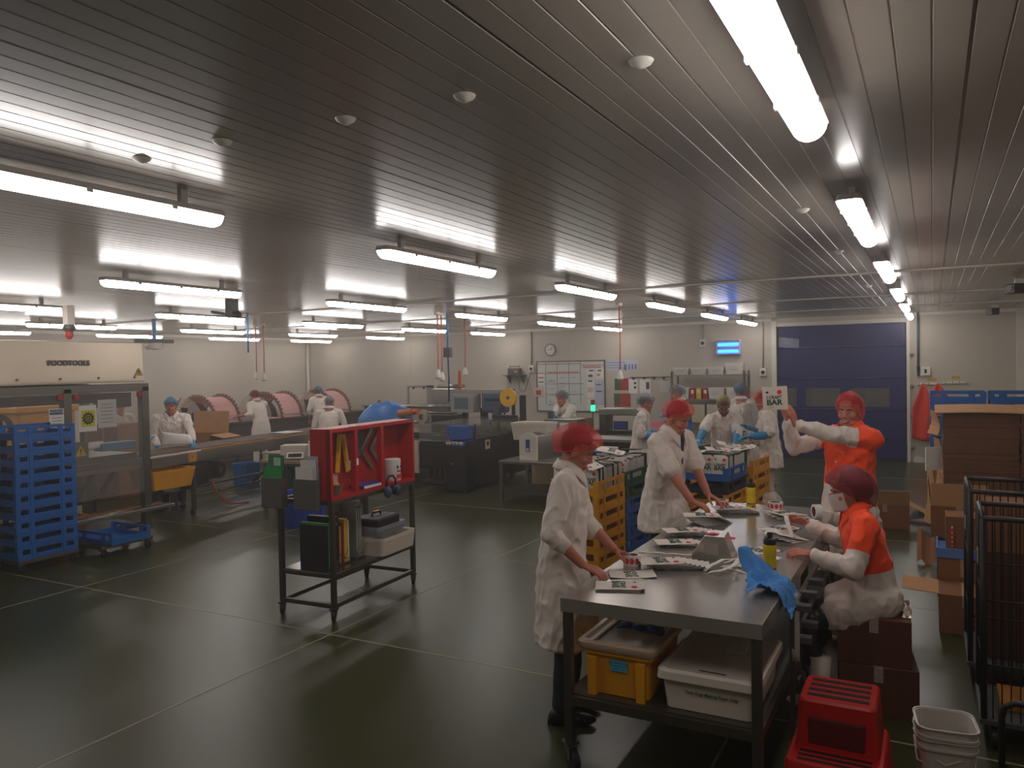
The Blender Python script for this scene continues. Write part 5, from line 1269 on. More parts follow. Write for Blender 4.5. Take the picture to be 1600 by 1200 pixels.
# ceiling sensors and cameras
for i, (x, y) in enumerate(((-1.93, 2.31), (-1.42, 2.33), (-.79, 2.35), (-3.04, 2.27), (-2.54, 2.27), (-.7, 5.15), (-.7, 7.27), (-.7, 10.9))):
    o = MB().lathe([(.04, 0), (.034, -.010), (.012, -.022), (.002, -.024)], n=16).build('ceiling_sensor', WHITEP, smooth=.6, loc=(x, y, H)); tag(o, 'small white ceiling dome, %s' % ['third of the near row of five', 'fourth of the near row of five', 'rightmost of the near row of five', 'leftmost of the near row of five', 'second of the near row of five', 'beside the first right lamp', 'beside the second right lamp', 'beside the third right lamp'][i], 'ceiling sensor', 'ceiling sensors')
for i, (x, y) in enumerate(((1.0, 16.4), (.93, 11.2))):
    t = thing('security_camera', ['black security camera at the far right ceiling corner', 'black security camera on the ceiling at the right edge'][i], 'camera', (x, y, H))
    MB().bb(-.05, .05, -.05, .05, -.05, 0).build('mount', WHITEP, t); MB().box((-.05, -.06, -.12), (.14, .2, .12), rz=.5).build('housing', BLACKP, t, bevel=.015); MB().cyl((-.11, -.16, -.12), (-.12, -.18, -.12), .035, n=14).build('lens', STEELD, t)
# ------------------------------------------------------------------ trolley with the red tool cabinet
RZC = .05
ct = thing('tool_trolley', 'steel trolley on castors carrying a red pegboard tool cabinet', 'trolley', (-4.42, 5.0, 0), RZC)
# local frame: near right post at (0,0); X to the left is negative (short side .56), Y along the long side (1.14)
WX, LY = -.55, 1.22
for x in (0, WX):
    for y in (0, LY): MB().bb(x-.02, x+.02, y-.02, y+.02, .105, 1.0).build('post', STEELD, ct, bevel=.003); castor(ct, x, y, .105, .045, rz=.5)
for z in (.12, .37, .985):
    for x in (0, WX): MB().bb(x-.018, x+.018, .02, LY-.02, z-.018, z+.018).build('long_rail', STEELD, ct, bevel=.003)
    for y in (0, LY): MB().bb(WX+.02, -.02, y-.018, y+.018, z-.018, z+.018).build('short_rail', STEELD, ct, bevel=.003)
MB().bb(WX, 0, 0, LY, .388, .394).build('lower_shelf', mat('polished_shelf', '#8f8a82', .18, .95), ct)
CTM = Matrix.Translation((-4.42, 5.0, 0)) @ Matrix.Rotation(RZC, 4, 'Z')
def onc(o): o.matrix_world = CTM @ o.matrix_world if o.parent is None else o.matrix_world; return o
def plc(o, x, y, z, rz=0): o.location = CTM @ Vector((x, y, z)); o.rotation_euler = (0, 0, rz + RZC); return o
# red cabinet: open front faces +X
cb_ = thing('tool_cabinet', 'red open fronted tool cabinet with a pegboard back on top of the trolley', 'cabinet'); plc(cb_, 0, 0, 1.005)
HC, DC = .60, .19
REDC = RED
MB().bb(-DC, .02, -.03, LY+.03, 0, .03).build('bottom_panel', REDC, cb_); MB().bb(-DC, .02, -.03, LY+.03, HC-.03, HC).build('top_panel', REDC, cb_)
MB().bb(-DC, .02, -.03, -.005, .03, HC-.03).build('side_panel', REDC, cb_); MB().bb(-DC, .02, LY+.005, LY+.03, .03, HC-.03).build('side_panel', REDC, cb_)
pb = MB().bb(-DC+.03, -DC+.04, -.005, LY+.005, .03, HC-.03).build('pegboard', REDC, cb_)
MB().bb(-DC, -DC+.01, -.005, LY+.005, .03, HC-.03).build('rear_panel', REDC, cb_)
hl = MB()
for j in range(40):
    for i in range(19): hl.cyl((-DC+.0405, .02+.028*j, .05+.028*i), (-DC+.041, .02+.028*j, .05+.028*i), .005, n=6)
o = hl.build('peg_holes', mat('dark_hole', '#3a0a0c', .8), cb_); o['kind'] = 'stuff'
for y in (.33, .72): MB().bb(-.03, .02, y-.02, y+.02, .03, HC-.03).build('upright', REDC, cb_, bevel=.003)
MB().bb(-.03, .021, -.03, -.0, .0, HC).build('front_edge', REDC, cb_); MB().bb(-.03, .021, LY, LY+.03, .0, HC).build('front_edge', REDC, cb_)
for y in (.33, .72): MB().bb(-.03, .022, y-.04, y+.04, HC-.002, HC+.004).build('latch_plate', STEEL, cb_)
MB().bb(.0, .022, .72-.01, .78, .03, .07).build('lock_tab', REDC, cb_)
MB().bb(.0, .0215, .325, .352, .26, .32).build('paper_note', PAPER, cb_); MB().bb(-DC+.041, -DC+.043, .42, .50, .2, .28).build('paper_note', PAPER, cb_)
def tool(label, cat, name, mats, fn, x, y, z, rz=0):
    m = MB(); fn(m); o = m.build(name, mats); plc(o, x, y, z, rz); return tag(o, label, cat)
YT = mat('yellow_tool', '#dba40e', .45)
def blade(m, tilt):
    R = Matrix.Rotation(tilt, 3, 'X'); m.box((0, 0, 0), (.012, .055, .34), R=R); m.box(R @ Vector((0, 0, .03)), (.03, .03, .2), R=R)
tool('left yellow tool hanging on the pegboard', 'tool', 'hanging_tool', YT, lambda m: blade(m, -.12), -.125, .26, 1.005+.37)
tool('right yellow tool hanging on the pegboard', 'tool', 'hanging_tool', YT, lambda m: blade(m, .16), -.125, .36, 1.005+.36)
tool('dark handled tool hanging by the first cabinet upright', 'tool', 'hanging_tool', BLACKP, lambda m: m.tube([(0, 0, .12), (0, .005, 0), (0, -.005, -.14)], [.014, .022, .016]), -.12, .47, 1.005+.28)
def square(m):
    R = Matrix.Rotation(.75, 3, 'X'); R2 = Matrix.Rotation(-.75, 3, 'X')
    m.box((0, .0, .09), (.006, .035, .26), R=R2); m.box((0, .0, -.09), (.006, .035, .26), R=R)
tool('left steel angle blade hanging on the pegboard', 'blade', 'angle_blade', STEEL, square, -.13, .68, 1.005+.36)
tool('right steel angle blade hanging on the pegboard', 'blade', 'angle_blade', STEEL, square, -.13, .83, 1.005+.36)
tool('dark blade hanging at the left of the steel angle blades', 'blade', 'flat_scraper', GREYP, lambda m: m.box((0, 0, 0), (.008, .09, .22)), -.135, .60, 1.005+.42)
c = MB(); c.lathe([(.075, 0), (.078, .005), (.078, .2), (.07, .205)], n=26); o = plc(c.build('white_canister', PAPER, smooth=.6), -.08, 1.02, 1.036); tag(o, 'white canister with black round marks inside the red cabinet', 'canister')
for y in (-.03, .03): MB().cyl((.077, y, .13), (.0785, y*1.0, .13), .016, n=12).build('round_mark', INK, o)
MB().bb(.076, .0795, -.035, .03, .085, .097).build('black_band', INK, o); MB().bb(.072, .079, -.04, .035, .02, .06).build('red_print', PRINTR, o)
o = tool('purple and white book lying in the red cabinet', 'book', 'notebook', mat('purple_cover', '#4a3a8a', .5), lambda m: m.bb(-.08, .08, -.16, .16, 0, .03), -.07, .60, 1.036); MB().bb(-.078, .082, -.158, .158, .004, .026).build('pages', PAPER, o)
o = tool('clear bowl with small parts in the red cabinet corner', 'bowl', 'small_bowl', mat('smoky_plastic', '#8b6a58', .3, alpha=.8), lambda m: m.lathe([(.05, 0), (.075, .09), (.07, .09), (.045, .006)], n=20), -.06, .12, 1.036)
MB().ell((0, -.01, .08), (.05, .05, .04), 12, 8).build('contents', CARDL, o, smooth=True)
tool('yellow and white packet leaning in the red cabinet corner', 'packet', 'small_packet', YT, lambda m: m.box((0, 0, .05), (.012, .07, .12), R=Matrix.Rotation(.3, 3, 'Y')), -.10, .10, 1.04)
tool('pink card leaning on the pegboard', 'card', 'pink_card', PINK, lambda m: m.box((0, 0, .06), (.004, .09, .16)), -.142, .22, 1.06)
em = thing('ear_muffs', 'black and blue ear muffs hanging from the front edge of the red cabinet', 'ear muffs'); plc(em, .05, .80, 1.0)
MB().tube([(0, -.07, .0), (0, -.075, .06), (0, -.04, .11), (0, .03, .11), (0, .07, .07), (0, .075, .0)], .01).build('headband', BLACKP, em, smooth=True)
for y in (-.07, .075): MB().ell((.01, y, -.03), (.04, .035, .055), 16, 10).build('ear_cup', mat('steel_blue_cup', '#34506e', .4), em, smooth=True)
MB().ell((.01, .03, -.02), (.03, .03, .05), 14, 8).build('pad', BLACKP, em, smooth=True)
# document holders hung on the short side (-Y face)
def holder(label, x0, m_paper, tall):
    t = thing('document_holder', label, 'document holder'); plc(t, x0, -.035, .93)
    b = MB(); b.bb(-.115, .115, -.075, -.067, .0, .26); b.bb(-.115, .115, -.012, -.004, .0, .36); b.bb(-.115, .115, -.075, -.004, 0, .008); b.bb(-.115, -.109, -.075, -.004, .008, .26); b.bb(.109, .115, -.075, -.004, .008, .26)
    b.build('pocket', mat('grey_holder', '#5a5856', .5), t, bevel=.003)
    return t
h1 = holder('grey wall pocket with green sheets on the trolley end', WX+.0, None, 0); h2 = holder('grey wall pocket with white papers on the trolley end', -.20, None, 0)
GS = mat('green_sheet', '#1f9a48', .6); GS2 = mat('teal_sheet', '#1f7a5c', .6)
o = MB().bb(-.10, .095, -.05, -.045, .05, .35).build('green_sheet', GS); plc(o, WX, -.037, .93); tag(o, 'bright green sheet in the left document pocket', 'sheet')
o = MB().bb(-.06, .11, -.035, -.03, .05, .45).build('green_sheet', GS2); plc(o, WX, -.037, .93); tag(o, 'teal folder with a pale label in the left document pocket', 'folder'); MB().bb(.0, .075, -.037, -.035, .36, .43).build('label', mat('pale_label', '#b9d0b4', .6), o)
for i, (a, z) in enumerate(((-.1, .36), (-.06, .42), (-.03, .45))):
    o = MB().bb(a, a+.18-.02*i, -.055+.018*i, -.05+.018*i, .05, z).build('paper_sheet', PAPER if i != 2 else mat('lilac_paper', '#b3aab8', .7)); plc(o, -.20, -.037, .93); tag(o, ['front white sheet bundle in the right document pocket', 'middle white sheet in the right document pocket', 'tall lilac sheet at the back of the right document pocket'][i], 'paper')
# things on the lower shelf
zS = .395
o = thing('file_rack', 'black mesh file rack on the trolley shelf', 'rack'); plc(o, -.10, .06, zS)
MESH = mat('black_mesh', '#1d1a1a', .6, bump=.4, scale=160)
MB().bb(-.30, .0, .0, .012, 0, .38).build('end_plate', MESH, o); MB().bb(-.30, .0, .02, .52, 0, .01).build('base', MESH, o)
for i in range(1, 6): MB().tube([(.0, .02+.09*i, .0), (.0, .05+.09*i, .07), (.0, .1+.09*i, .12)], .003).build('wire', STEELD, o)
MB().tube([(.0, .02, .05), (.0, .52, .05)], .003).build('front_wire', STEELD, o); MB().tube([(.0, .02, .2), (.0, .25, .05)], .003).build('front_wire', STEELD, o)
bk = [('green', GS, .03, .38, .3), ('black', BLACKP, .05, .33, .27), ('black', BLACKP, .055, .42, .3), ('orange', mat('orange_folder', '#d87e10', .5), .022, .33, .26), ('purple', mat('purple_folder', '#5a1f3e', .5), .03, .36, .28), ('yellow', mat('yellow_folder', '#d9a60f', .5), .05, .38, .28), ('white', PAPER, .014, .36, .27), ('green edged', mat('green_folder', '#3c6a34', .5), .008, .37, .28)]
y = .085; LBL = {0: 'green folder behind the file rack end plate', 1: 'short black binder with a cream spine label', 2: 'tall black binder with a round hole', 3: 'orange folder in the file rack', 4: 'dark purple folder in the file rack', 5: 'thick yellow folder in the file rack', 6: 'thin white folder right of the yellow one', 7: 'thin green edged folder at the rack end'}
for i, (nm, m, w, h, d) in enumerate(bk):
    o = MB().bb(-d, 0, 0, w, 0, h).build('binder' if w > .04 else 'folder', m, bevel=.003); plc(o, -.115, y, zS+.012); tag(o, LBL[i], 'folder', 'folders in the file rack'); y += w + .006
    if i == 1: MB().bb(0, .002, .012, .036, .1, .28).build('spine_label', mat('cream_label', '#cdb896', .6), o)
    if i == 2: MB().cyl((0, .028, .36), (.002, .028, .36), .016, n=14).build('finger_hole', STEEL, o)
o = MB().bb(-.012, 0, 0, .32, 0, .5).build('printed_board', mat('greyish_board', '#9a948c', .6)); plc(o, -.30, .33, zS); tag(o, 'grey printed board standing behind the folders', 'board'); MB().bb(0, .001, .06, .26, .33, .42).build('printed_word', mat('faded_red', '#7a4a44', .6), o)
for i in range(3):
    o = MB().bb(-.22, 0, 0, .018, 0, .52-.01*i).build('clip_folder', mat('greyish_board', '#9a948c')); plc(o, -.13, .50+.028*i, zS); tag(o, '%s tall pale clip folder beside the black case' % ['first', 'second', 'third'][i], 'folder', 'tall pale clip folders'); MB().cyl((0, .009, .46), (.003, .009, .46), .008, n=8).build('black_dot', INK, o)
o = tub('white_tray', 'white plastic tray overhanging the trolley shelf end', 'tray', -.42, .07, .80-.18, 1.20-.02, 0, .16, TUBW, .95); plc(o, 0, .0, zS)
o = tub('clear_tray', 'clear grey plastic tray on the white tray', 'tray', -.36, -.0, .66, 1.12, 0, .09, mat('clear_grey_plastic', '#8f979c', .3, alpha=.75), .92); plc(o, 0, 0, zS+.162)
o = thing('tool_case', 'black tool case with a handle in the clear tray', 'case'); plc(o, -.18, .88, zS+.172); MB().bb(-.14, .14, -.19, .19, 0, .15).build('body', BLACKP, o, bevel=.02); MB().tube([(0, -.07, .15), (0, -.06, .18), (0, .06, .18), (0, .07, .15)], .01).build('handle', BLACKP, o); MB().bb(-.02, .02, -.03, .05, .188, .192).build('yellow_strip', YT, o)
# ------------------------------------------------------------------ people
SKIN = mat('skin', '#b9705a', .55, sss=.08, var=.05, vscale=14)
SKIND = mat('deeper_skin', '#7e4a38', .55, var=.05, vscale=14)
LIP = mat('lips', '#9c4a45', .5); EYEW = mat('eye_white', '#d9d2cc', .3); IRIS = mat('dark_iris', '#2a1c16', .2); TEETH = mat('teeth', '#e6dccf', .35)
HAIRD = mat('dark_brown_hair', '#2c1a12', .6, bump=.6, scale=70, stretch=(6, 6, 1))
COATW = mat('white_coat_cotton', '#dccfc4', .8, bump=.12, scale=50, sheen=.2)
COATO = mat('fluorescent_orange', '#ff4a12', .7, bump=.12, scale=50)
TROUS = mat('dark_trousers', '#22252b', .8, bump=.2, scale=40); LEGG = mat('black_leggings', '#14161a', .6)
BOOTW = mat('white_rubber_boot', '#c9beb2', .45); SHOE = mat('black_shoe', '#16161a', .5)
NAVYT = mat('navy_tshirt', '#262c46', .8)
MASKW = mat('white_face_mask', '#d6c8c0', .8)
def net_mat(name, h, alpha):
    m = bpy.data.materials.new(name); m.use_nodes = True; nt = m.node_tree; b = nt.nodes['Principled BSDF']
    b.inputs['Base Color'].default_value = (*hexc(h), 1); b.inputs['Roughness'].default_value = .6
    tc = nt.nodes.new('ShaderNodeTexCoord'); n = nt.nodes.new('ShaderNodeTexNoise'); n.inputs['Scale'].default_value = 22; n.inputs['Detail'].default_value = 4
    mp = nt.nodes.new('ShaderNodeMapping'); mp.inputs['Scale'].default_value = (1, 1, .5)
    nt.links.new(tc.outputs['Object'], mp.inputs[0]); nt.links.new(mp.outputs[0], n.inputs['Vector'])
    r = nt.nodes.new('ShaderNodeMapRange'); r.inputs[1].default_value = .3; r.inputs[2].default_value = .7; r.inputs[3].default_value = alpha-.07; r.inputs[4].default_value = min(1, alpha+.07)
    nt.links.new(n.outputs['Fac'], r.inputs[0]); nt.links.new(r.outputs[0], b.inputs['Alpha'])
    return m
NETR = net_mat('red_hairnet', '#ff2028', .40); NETP = net_mat('plum_hairnet', '#8e1a2e', .60); NETB = net_mat('blue_hairnet', '#3f87b0', .62)
NETG = net_mat('grey_hairnet', '#8f9296', .5); NETY = net_mat('cream_yellow_hairnet', '#b9a565', .55)
def two_tone(name, ha, hb):
    # orange above, white below: the cloth is sewn from two fabrics along the seam where 'dye' is zero
    m = mat(name, ha, .72, bump=.12, scale=50, sheen=.1); nt = m.node_tree; b = nt.nodes['Principled BSDF']
    a = nt.nodes.new('ShaderNodeAttribute'); a.attribute_name = 'dye'
    g = nt.nodes.new('ShaderNodeMath'); g.operation = 'GREATER_THAN'; g.inputs[1].default_value = 0
    mx = nt.nodes.new('ShaderNodeMix'); mx.data_type = 'RGBA'
    nt.links.new(a.outputs['Fac'], g.inputs[0]); nt.links.new(g.outputs[0], mx.inputs['Factor'])
    mx.inputs['A'].default_value = (*hexc(hb), 1); mx.inputs['B'].default_value = (*hexc(ha), 1)
    nt.links.new(mx.outputs['Result'], b.inputs['Base Color']); return m
COAT2 = two_tone('orange_and_white_coat', '#ff4a12', '#dccfc4')
PENDING = []          # raw shells that are merged into one smooth surface afterwards
def shell(mb, name, mats, parent, voxel, smooth_it, wrinkle=None, zones=None):
    o = mb.build(name, mats, parent)
    r = o.modifiers.new('merge', 'REMESH'); r.mode = 'VOXEL'; r.voxel_size = voxel; r.use_smooth_shade = True
    s = o.modifiers.new('relax', 'SMOOTH'); s.factor = .5; s.iterations = smooth_it
    PENDING.append((o, mats, wrinkle, zones)); return o
def finish_shells():
    bpy.context.view_layer.update(); dg = bpy.context.evaluated_depsgraph_get()
    new = []
    for o, mats, wr, zn in PENDING:
        new.append(bpy.data.meshes.new_from_object(o.evaluated_get(dg)))
    for (o, mats, wr, zn), me in zip(PENDING, new):
        old = o.data; o.modifiers.clear(); me.name = o.name; o.data = me; bpy.data.meshes.remove(old)
        me.materials.clear()
        for m in mats: me.materials.append(m)
        if wr:
            co = np.empty(len(me.vertices)*3); me.vertices.foreach_get('co', co); co = co.reshape(-1, 3)
            nr = np.array([v.normal[:] for v in me.vertices])
            d = np.array([wr(Vector(c)) for c in co]); co += nr*d[:, None]
            me.vertices.foreach_set('co', co.ravel()); me.update()
        me.polygons.foreach_set('use_smooth', [True]*len(me.polygons))
        if zn:
            at = me.attributes.new('dye', 'FLOAT', 'POINT'); at.data.foreach_set('value', [zn(v.co) for v in me.vertices])
    PENDING.clear()
def cap(mb, a, b, ra, rb, n=14):
    a, b = Vector(a), Vector(b); mb.cyl(a, b, ra, rb, n); mb.ell(a, (ra, ra, ra), n, 8); mb.ell(b, (rb, rb, rb), n, 8)
def limb(mb, pts, rs, n=14):
    for i in range(len(pts)-1): cap(mb, pts[i], pts[i+1], rs[i], rs[i+1], n)
def ring_e(c, ax, ay, rx, ry, n=24, p=2.3):
    out = []
    for i in range(n):
        t = 2*PI*i/n; ct, st = math.cos(t), math.sin(t)
        out.append(c + ax*(math.copysign(abs(ct)**(2/p), ct)*rx) + ay*(math.copysign(abs(st)**(2/p), st)*ry))
    return out
def ik(sh, wr, l1, l2, hint):
    d = wr - sh; L = min(d.length, (l1+l2)*.995); d = d.normalized(); wr = sh + d*L
    a = (l1*l1 - l2*l2 + L*L)/(2*L); h = math.sqrt(max(0, l1*l1 - a*a))
    hv = hint - d*hint.dot(d); hv = hv.normalized() if hv.length > 1e-6 else d.orthogonal()
    return sh + d*a + hv*h, wr
def hand(mb, w, d, n, side, curl=.5, k=1.0, grow=0.0, spread=.05, pinch=False):
    """palm + four fingers + thumb. d: pointing direction, n: palm side, side: unit vector to the thumb"""
    d = d.normalized(); n = (n - d*n.dot(d)).normalized(); s = d.cross(n); s = s if s.dot(side) > 0 else -s
    fx_ = ((.030, .92), (.010, 1.0), (-.010, .95), (-.029, .78))
    for i, (off, fl) in enumerate(fx_):
        a = w + s*(off*.55*k) + d*(.012*k); kn = w + s*(off*k) + d*((.092 - abs(off-.008)*.28)*k) - n*.003
        cap(mb, a, kn, .0125*k+grow, .0105*k+grow, 10)
        dirv = (d + s*(off*spread*18)).normalized(); p = kn; c = curl*(1+.12*i)
        for j, (ln, r0, r1) in enumerate(((.044, .0098, .0088), (.028, .0088, .0080), (.022, .0080, .0066))):
            ang = c*(.55 if j == 0 else .75)
            dirv = (dirv*math.cos(ang) + n*math.sin(ang)).normalized() if j == 0 else (dirv*math.cos(ang) + (n - dirv*n.dot(dirv)).normalized()*math.sin(ang)).normalized()
            q = p + dirv*(ln*fl*k); cap(mb, p, q, r0*k+grow, r1*k+grow, 9); p = q
    t0 = w + d*(.022*k) + s*(.024*k) + n*.006; t1 = t0 + (d*.62 + s*.66 + n*.42).normalized()*(.042*k); t2 = t1 + (d*.85 + s*.25 + n*(.42 if not pinch else .75)).normalized()*(.032*k); t3 = t2 + (d*.9 - s*.1 + n*.5).normalized()*(.022*k)
    cap(mb, t0, t1, .0135*k+grow, .0115*k+grow, 10); cap(mb, t1, t2, .0112*k+grow, .0095*k+grow, 10); cap(mb, t2, t3, .0095*k+grow, .0075*k+grow, 10)

def person(label, base, fwd, S=1.74, lean=.06, head=(0, .1), handR=None, handL=None, hdirR=None, hdirL=None, palmR=None, palmL=None, curl=.5, pinch=False,
           net=NETR, netpuff=1.0, skin=SKIN, coat=COATW, sleeve='long', hem=.45, zones=None, coatmats=None, trousers=TROUS, shoes=SHOE, gloves=None,
           sit=None, feet=None, knees=None, voxel=.0055, shirt=None, smile=False, mask=False, build=1.0, hintR=None, hintL=None, hair=HAIRD, group='people at work', drop=0.0, bob=0.0, collar=True, low=False, cuffs=None, legs_far=False, crouch=0.0):
    """one person: an Empty on the floor; body, clothing, hair and hairnet are its children"""
    k = S/1.75; F = Vector((fwd[0], fwd[1], 0)).normalized(); X = Vector((F.y, -F.x, 0)); Z = Vector((0, 0, 1))
    B = Vector((base[0], base[1], 0))
    t = thing('person', label, 'person', B, 0, group)
    W = lambda p: Vector(p) - B              # children are built relative to the Empty
    pel = Vector((0, 0, .95*k - crouch)) if sit is None else Vector((0, 0, sit))
    if sit is None: pel = pel - F*(math.sin(lean)*.16*k)
    sp = (Z*math.cos(lean) + F*math.sin(lean)).normalized(); fr = (F*math.cos(lean) - Z*math.sin(lean)).normalized()
    shc = pel + sp*(.49*k); nb = shc + sp*(.065*k)
    hy, hp = head
    hF0 = F*math.cos(hy) + X*math.sin(hy); hX = Vector((hF0.y, -hF0.x, 0)).normalized()
    hF = (hF0*math.cos(hp) - Z*math.sin(hp)).normalized(); hZ = hX.cross(hF).normalized()
    hc = nb + (sp*.5 + hZ*.5).normalized()*(.125*k) + hF*.02
    def H(x, y, z): return hc + (hX*x + hF*y + hZ*z)*k
    HR = Matrix((hX, hF, hZ)).transposed()
    def hell(mb, c, r, n=16, kk=12): mb.ell(H(*c), tuple(v*k for v in r), n, kk, HR)
    sw = .185*k*build; shR = shc + X*sw; shL = shc - X*sw
    l1, l2 = .295*k, .255*k
    hR = hintR if hintR is not None else (-Z*.8 - F*.35 + X*.5); hL = hintL if hintL is not None else (-Z*.8 - F*.35 - X*.5)
    wR = W(handR) if handR is not None else shR - Z*.5*k + F*.1 + X*.06
    wL = W(handL) if handL is not None else shL - Z*.5*k + F*.1 - X*.06
    eR, wR = ik(shR, wR, l1, l2, Vector(hR)); eL, wL = ik(shL, wL, l1, l2, Vector(hL))
    dR = Vector(hdirR) if hdirR is not None else (wR - eR); dL = Vector(hdirL) if hdirL is not None else (wL - eL)
    nR = Vector(palmR) if palmR is not None else Vector((0, 0, -1)); nL = Vector(palmL) if palmL is not None else Vector((0, 0, -1))
    hipR, hipL = pel + X*.095*k - Z*.02, pel - X*.095*k - Z*.02
    if sit is None:
        fR, fL = (W(feet[0]), W(feet[1])) if feet else (X*.12 + F*.03, -X*.12 - F*.02)
        kR = hipR.lerp(fR, .5) + F*.035 + Z*.03; kL = hipL.lerp(fL, .5) + F*.035 + Z*.03
        aR, aL = fR + Z*.09*k, fL + Z*.09*k
    else:
        fR, fL = W(feet[0]), W(feet[1]); kR, kL = W(knees[0]), W(knees[1]); aR, aL = fR + Z*.09, fL + Z*.09
    # ---- body, one surface
    b = MB()
    hell(b, (0, -.012, .028), (.074, .094, .100), 20, 14); hell(b, (0, .022, -.045), (.056, .066, .078)); hell(b, (0, .030, -.02), (.062, .060, .055))
    hell(b, (0, .066, -.100), (.026, .022, .020)); hell(b, (0, .076, .028), (.050, .014, .012)); hell(b, (0, .076, .060), (.05, .02, .03))
    for s in (-1, 1):
        hell(b, (s*.040, .060, -.030), (.022, .024, .022)); hell(b, (s*.076, -.006, -.012), (.009, .022, .033), 10, 8); hell(b, (s*.036, .036, -.085), (.024, .04, .024)); hell(b, (s*.011, .093, -.035), (.0085, .009, .008), 10, 8)
    limb(b, [H(0, .084, .018), H(0, .100, -.028)], [.0075*k, .0112*k], 10); hell(b, (0, .086, -.070), (.026, .012, .014), 12, 8)
    limb(b, [nb - sp*.06*k, hc - hZ*.04*k - hF*.018*k], [.062*k, .056*k])
    rings = []
    for z, rx, ry in ((-.08, .150, .10), (.0, .155, .105), (.14, .135, .095), (.28, .150, .105), (.40, .165, .105), (.48, .145, .085), (.53, .085, .065)):
        rings.append(ring_e(pel + sp*(z*k), X, fr, rx*k*build, ry*k*build))
    b.loft(rings)
    for sh, e, w in ((shR, eR, wR), (shL, eL, wL)): limb(b, [sh, sh.lerp(e, .5), e, e.lerp(w, .35), w], [.054*k, .046*k, .039*k, .039*k, .026*k])
    for hp_, kn, an, f in ((hipR, kR, aR, fR), (hipL, kL, aL, fL)):
        limb(b, [hp_, hp_.lerp(kn, .5), kn, kn.lerp(an, .35), an], [.070*k, .064*k, .055*k, .056*k, .038*k])
        limb(b, [an - Z*.02, f + F*.10*k + Z*.03], [.036*k, .022*k])
    sideR = -X if nR.z < .3 else X
    hand(b, wR, dR, nR, -X if True else X, curl, k, 0, pinch=pinch); hand(b, wL, dL, nL, X, curl, k, 0, pinch=pinch)
    shell(b, 'body', [skin], t, voxel, 3)
    # ---- face
    if not low:
        e = MB(); e2 = MB(); e3 = MB()
        for s in (-1, 1):
            o = MB(); o.ell(H(s*.031, .0765, -.002), (.0115*k, .0115*k, .0048*k if head[1] < .2 else .0030*k), 12, 8, HR); eo = o.build('eye', EYEW, t, smooth=True)
            o = MB(); o.ell(H(s*.031 + .001, .0862, -.002), (.0058*k, .0026*k, .0045*k if head[1] < .2 else .003*k), 10, 6, HR); o.build('iris', IRIS, eo, smooth=True)
            o = MB(); o.tube([H(s*.014, .099, .020), H(s*.030, .098, .027), H(s*.050, .083, .021)], [.003*k, .0042*k, .002*k], 7); o.build('eyebrow', hair, t, smooth=True)
        if not mask:
            if smile:
                o = MB(); o.tube([H(-.027, .080, -.062), H(-.014, .0955, -.070), H(0, .0985, -.0725), H(.014, .0955, -.070), H(.027, .080, -.062)], [.003*k, .0052*k, .006*k, .0052*k, .003*k], 8); mo = o.build('mouth', LIP, t, smooth=True)
                o = MB(); o.tube([H(-.018, .094, -.0665), H(0, .1025, -.0710), H(.018, .094, -.0665)], [.0025*k, .0042*k, .0025*k], 8); o.build('teeth', TEETH, mo, smooth=True)
            else:
                o = MB(); o.tube([H(-.023, .084, -.069), H(0, .0985, -.0695), H(.023, .084, -.069)], [.003*k, .006*k, .003*k], 8); o.build('mouth', LIP, t, smooth=True)
    if mask:
        o = MB()
        def mf(u, v):
            a = (u-.5)*2.3; z = .005 - .115*v
            r = .088 + .036*math.exp(-(a/.42)**2)*(1-.45*abs(v-.35)) ; pin = 1 - .25*abs(v-.5)*abs(u-.5)*2
            return H(math.sin(a)*r*.86*pin, .012 + math.cos(a)*r*pin, z)
        o.grid(mf, 18, 8, .003); o.build('face_mask', MASKW, t, smooth=True)
    # ---- hair and net
    o = MB(); o.ell(H(0, -.022 - bob*.35, .040 - bob*.5), ((.083+bob*.3)*k, (.098+bob*.4)*k, (.098+bob*.5)*k), 22, 14, HR)
    for v in list(o.bm.verts):
        q = v.co - hc; yy, zz_ = q.dot(hF)/k, q.dot(hZ)/k
        if zz_ < .040 + .35*(yy - .02) and yy > .0: o.bm.verts.remove(v)
        elif zz_ < -.045 - bob*1.2: o.bm.verts.remove(v)
    o.build('hair', hair, t, smooth=True)
    o = MB()
    def nf(u, v):
        ph = 2*PI*u; c, s = math.cos(ph), math.sin(ph)
        rz = (.004 + .056*s) - drop*(1-s)*.5 ; rx, ry = .087, .106
        bul = 1 + .30*netpuff*max(0, math.sin(PI*v**1.7))**.8
        rad = math.sin(min(1, v)*PI/2)**.85 * (bul if v < 1 else 1)
        top = .140 + .022*netpuff
        z = rz + (top - rz)*math.cos(v*PI/2)**.9
        z -= .022*netpuff*math.sin(PI*v)**2*(1 - s)*.5
        w = .0042*math.sin(ph*19 + 5*v)*v**3 + .0032*abs(math.sin(ph*11 + 3*v + 2*noise.noise(Vector((c*2, s*2, v*4)))))*math.sin(PI*v) + .009*noise.noise(Vector((c*2.4, s*2.4, v*3)))*math.sin(PI*v) + .004*noise.noise(Vector((c*9, s*9, v*6)))*math.sin(PI*v)
        return H(c*rx*(rad+w*8), -.016 + s*ry*(rad+w*8) - .030*netpuff*math.sin(PI*v)*(1-s)*.5, z)
    o.grid(nf, 60, 18)
    bmesh.ops.remove_doubles(o.bm, verts=o.bm.verts, dist=.0006)
    no = o.build('hairnet', net, t, smooth=True)
    o = MB(); o.tube([Vector(nf(i/40, 1.0)) for i in range(41)], .0035*k, 6, caps=False); o.build('elastic_band', net, no, smooth=True)
    # ---- coat
    c = MB(); rings = []; g = build
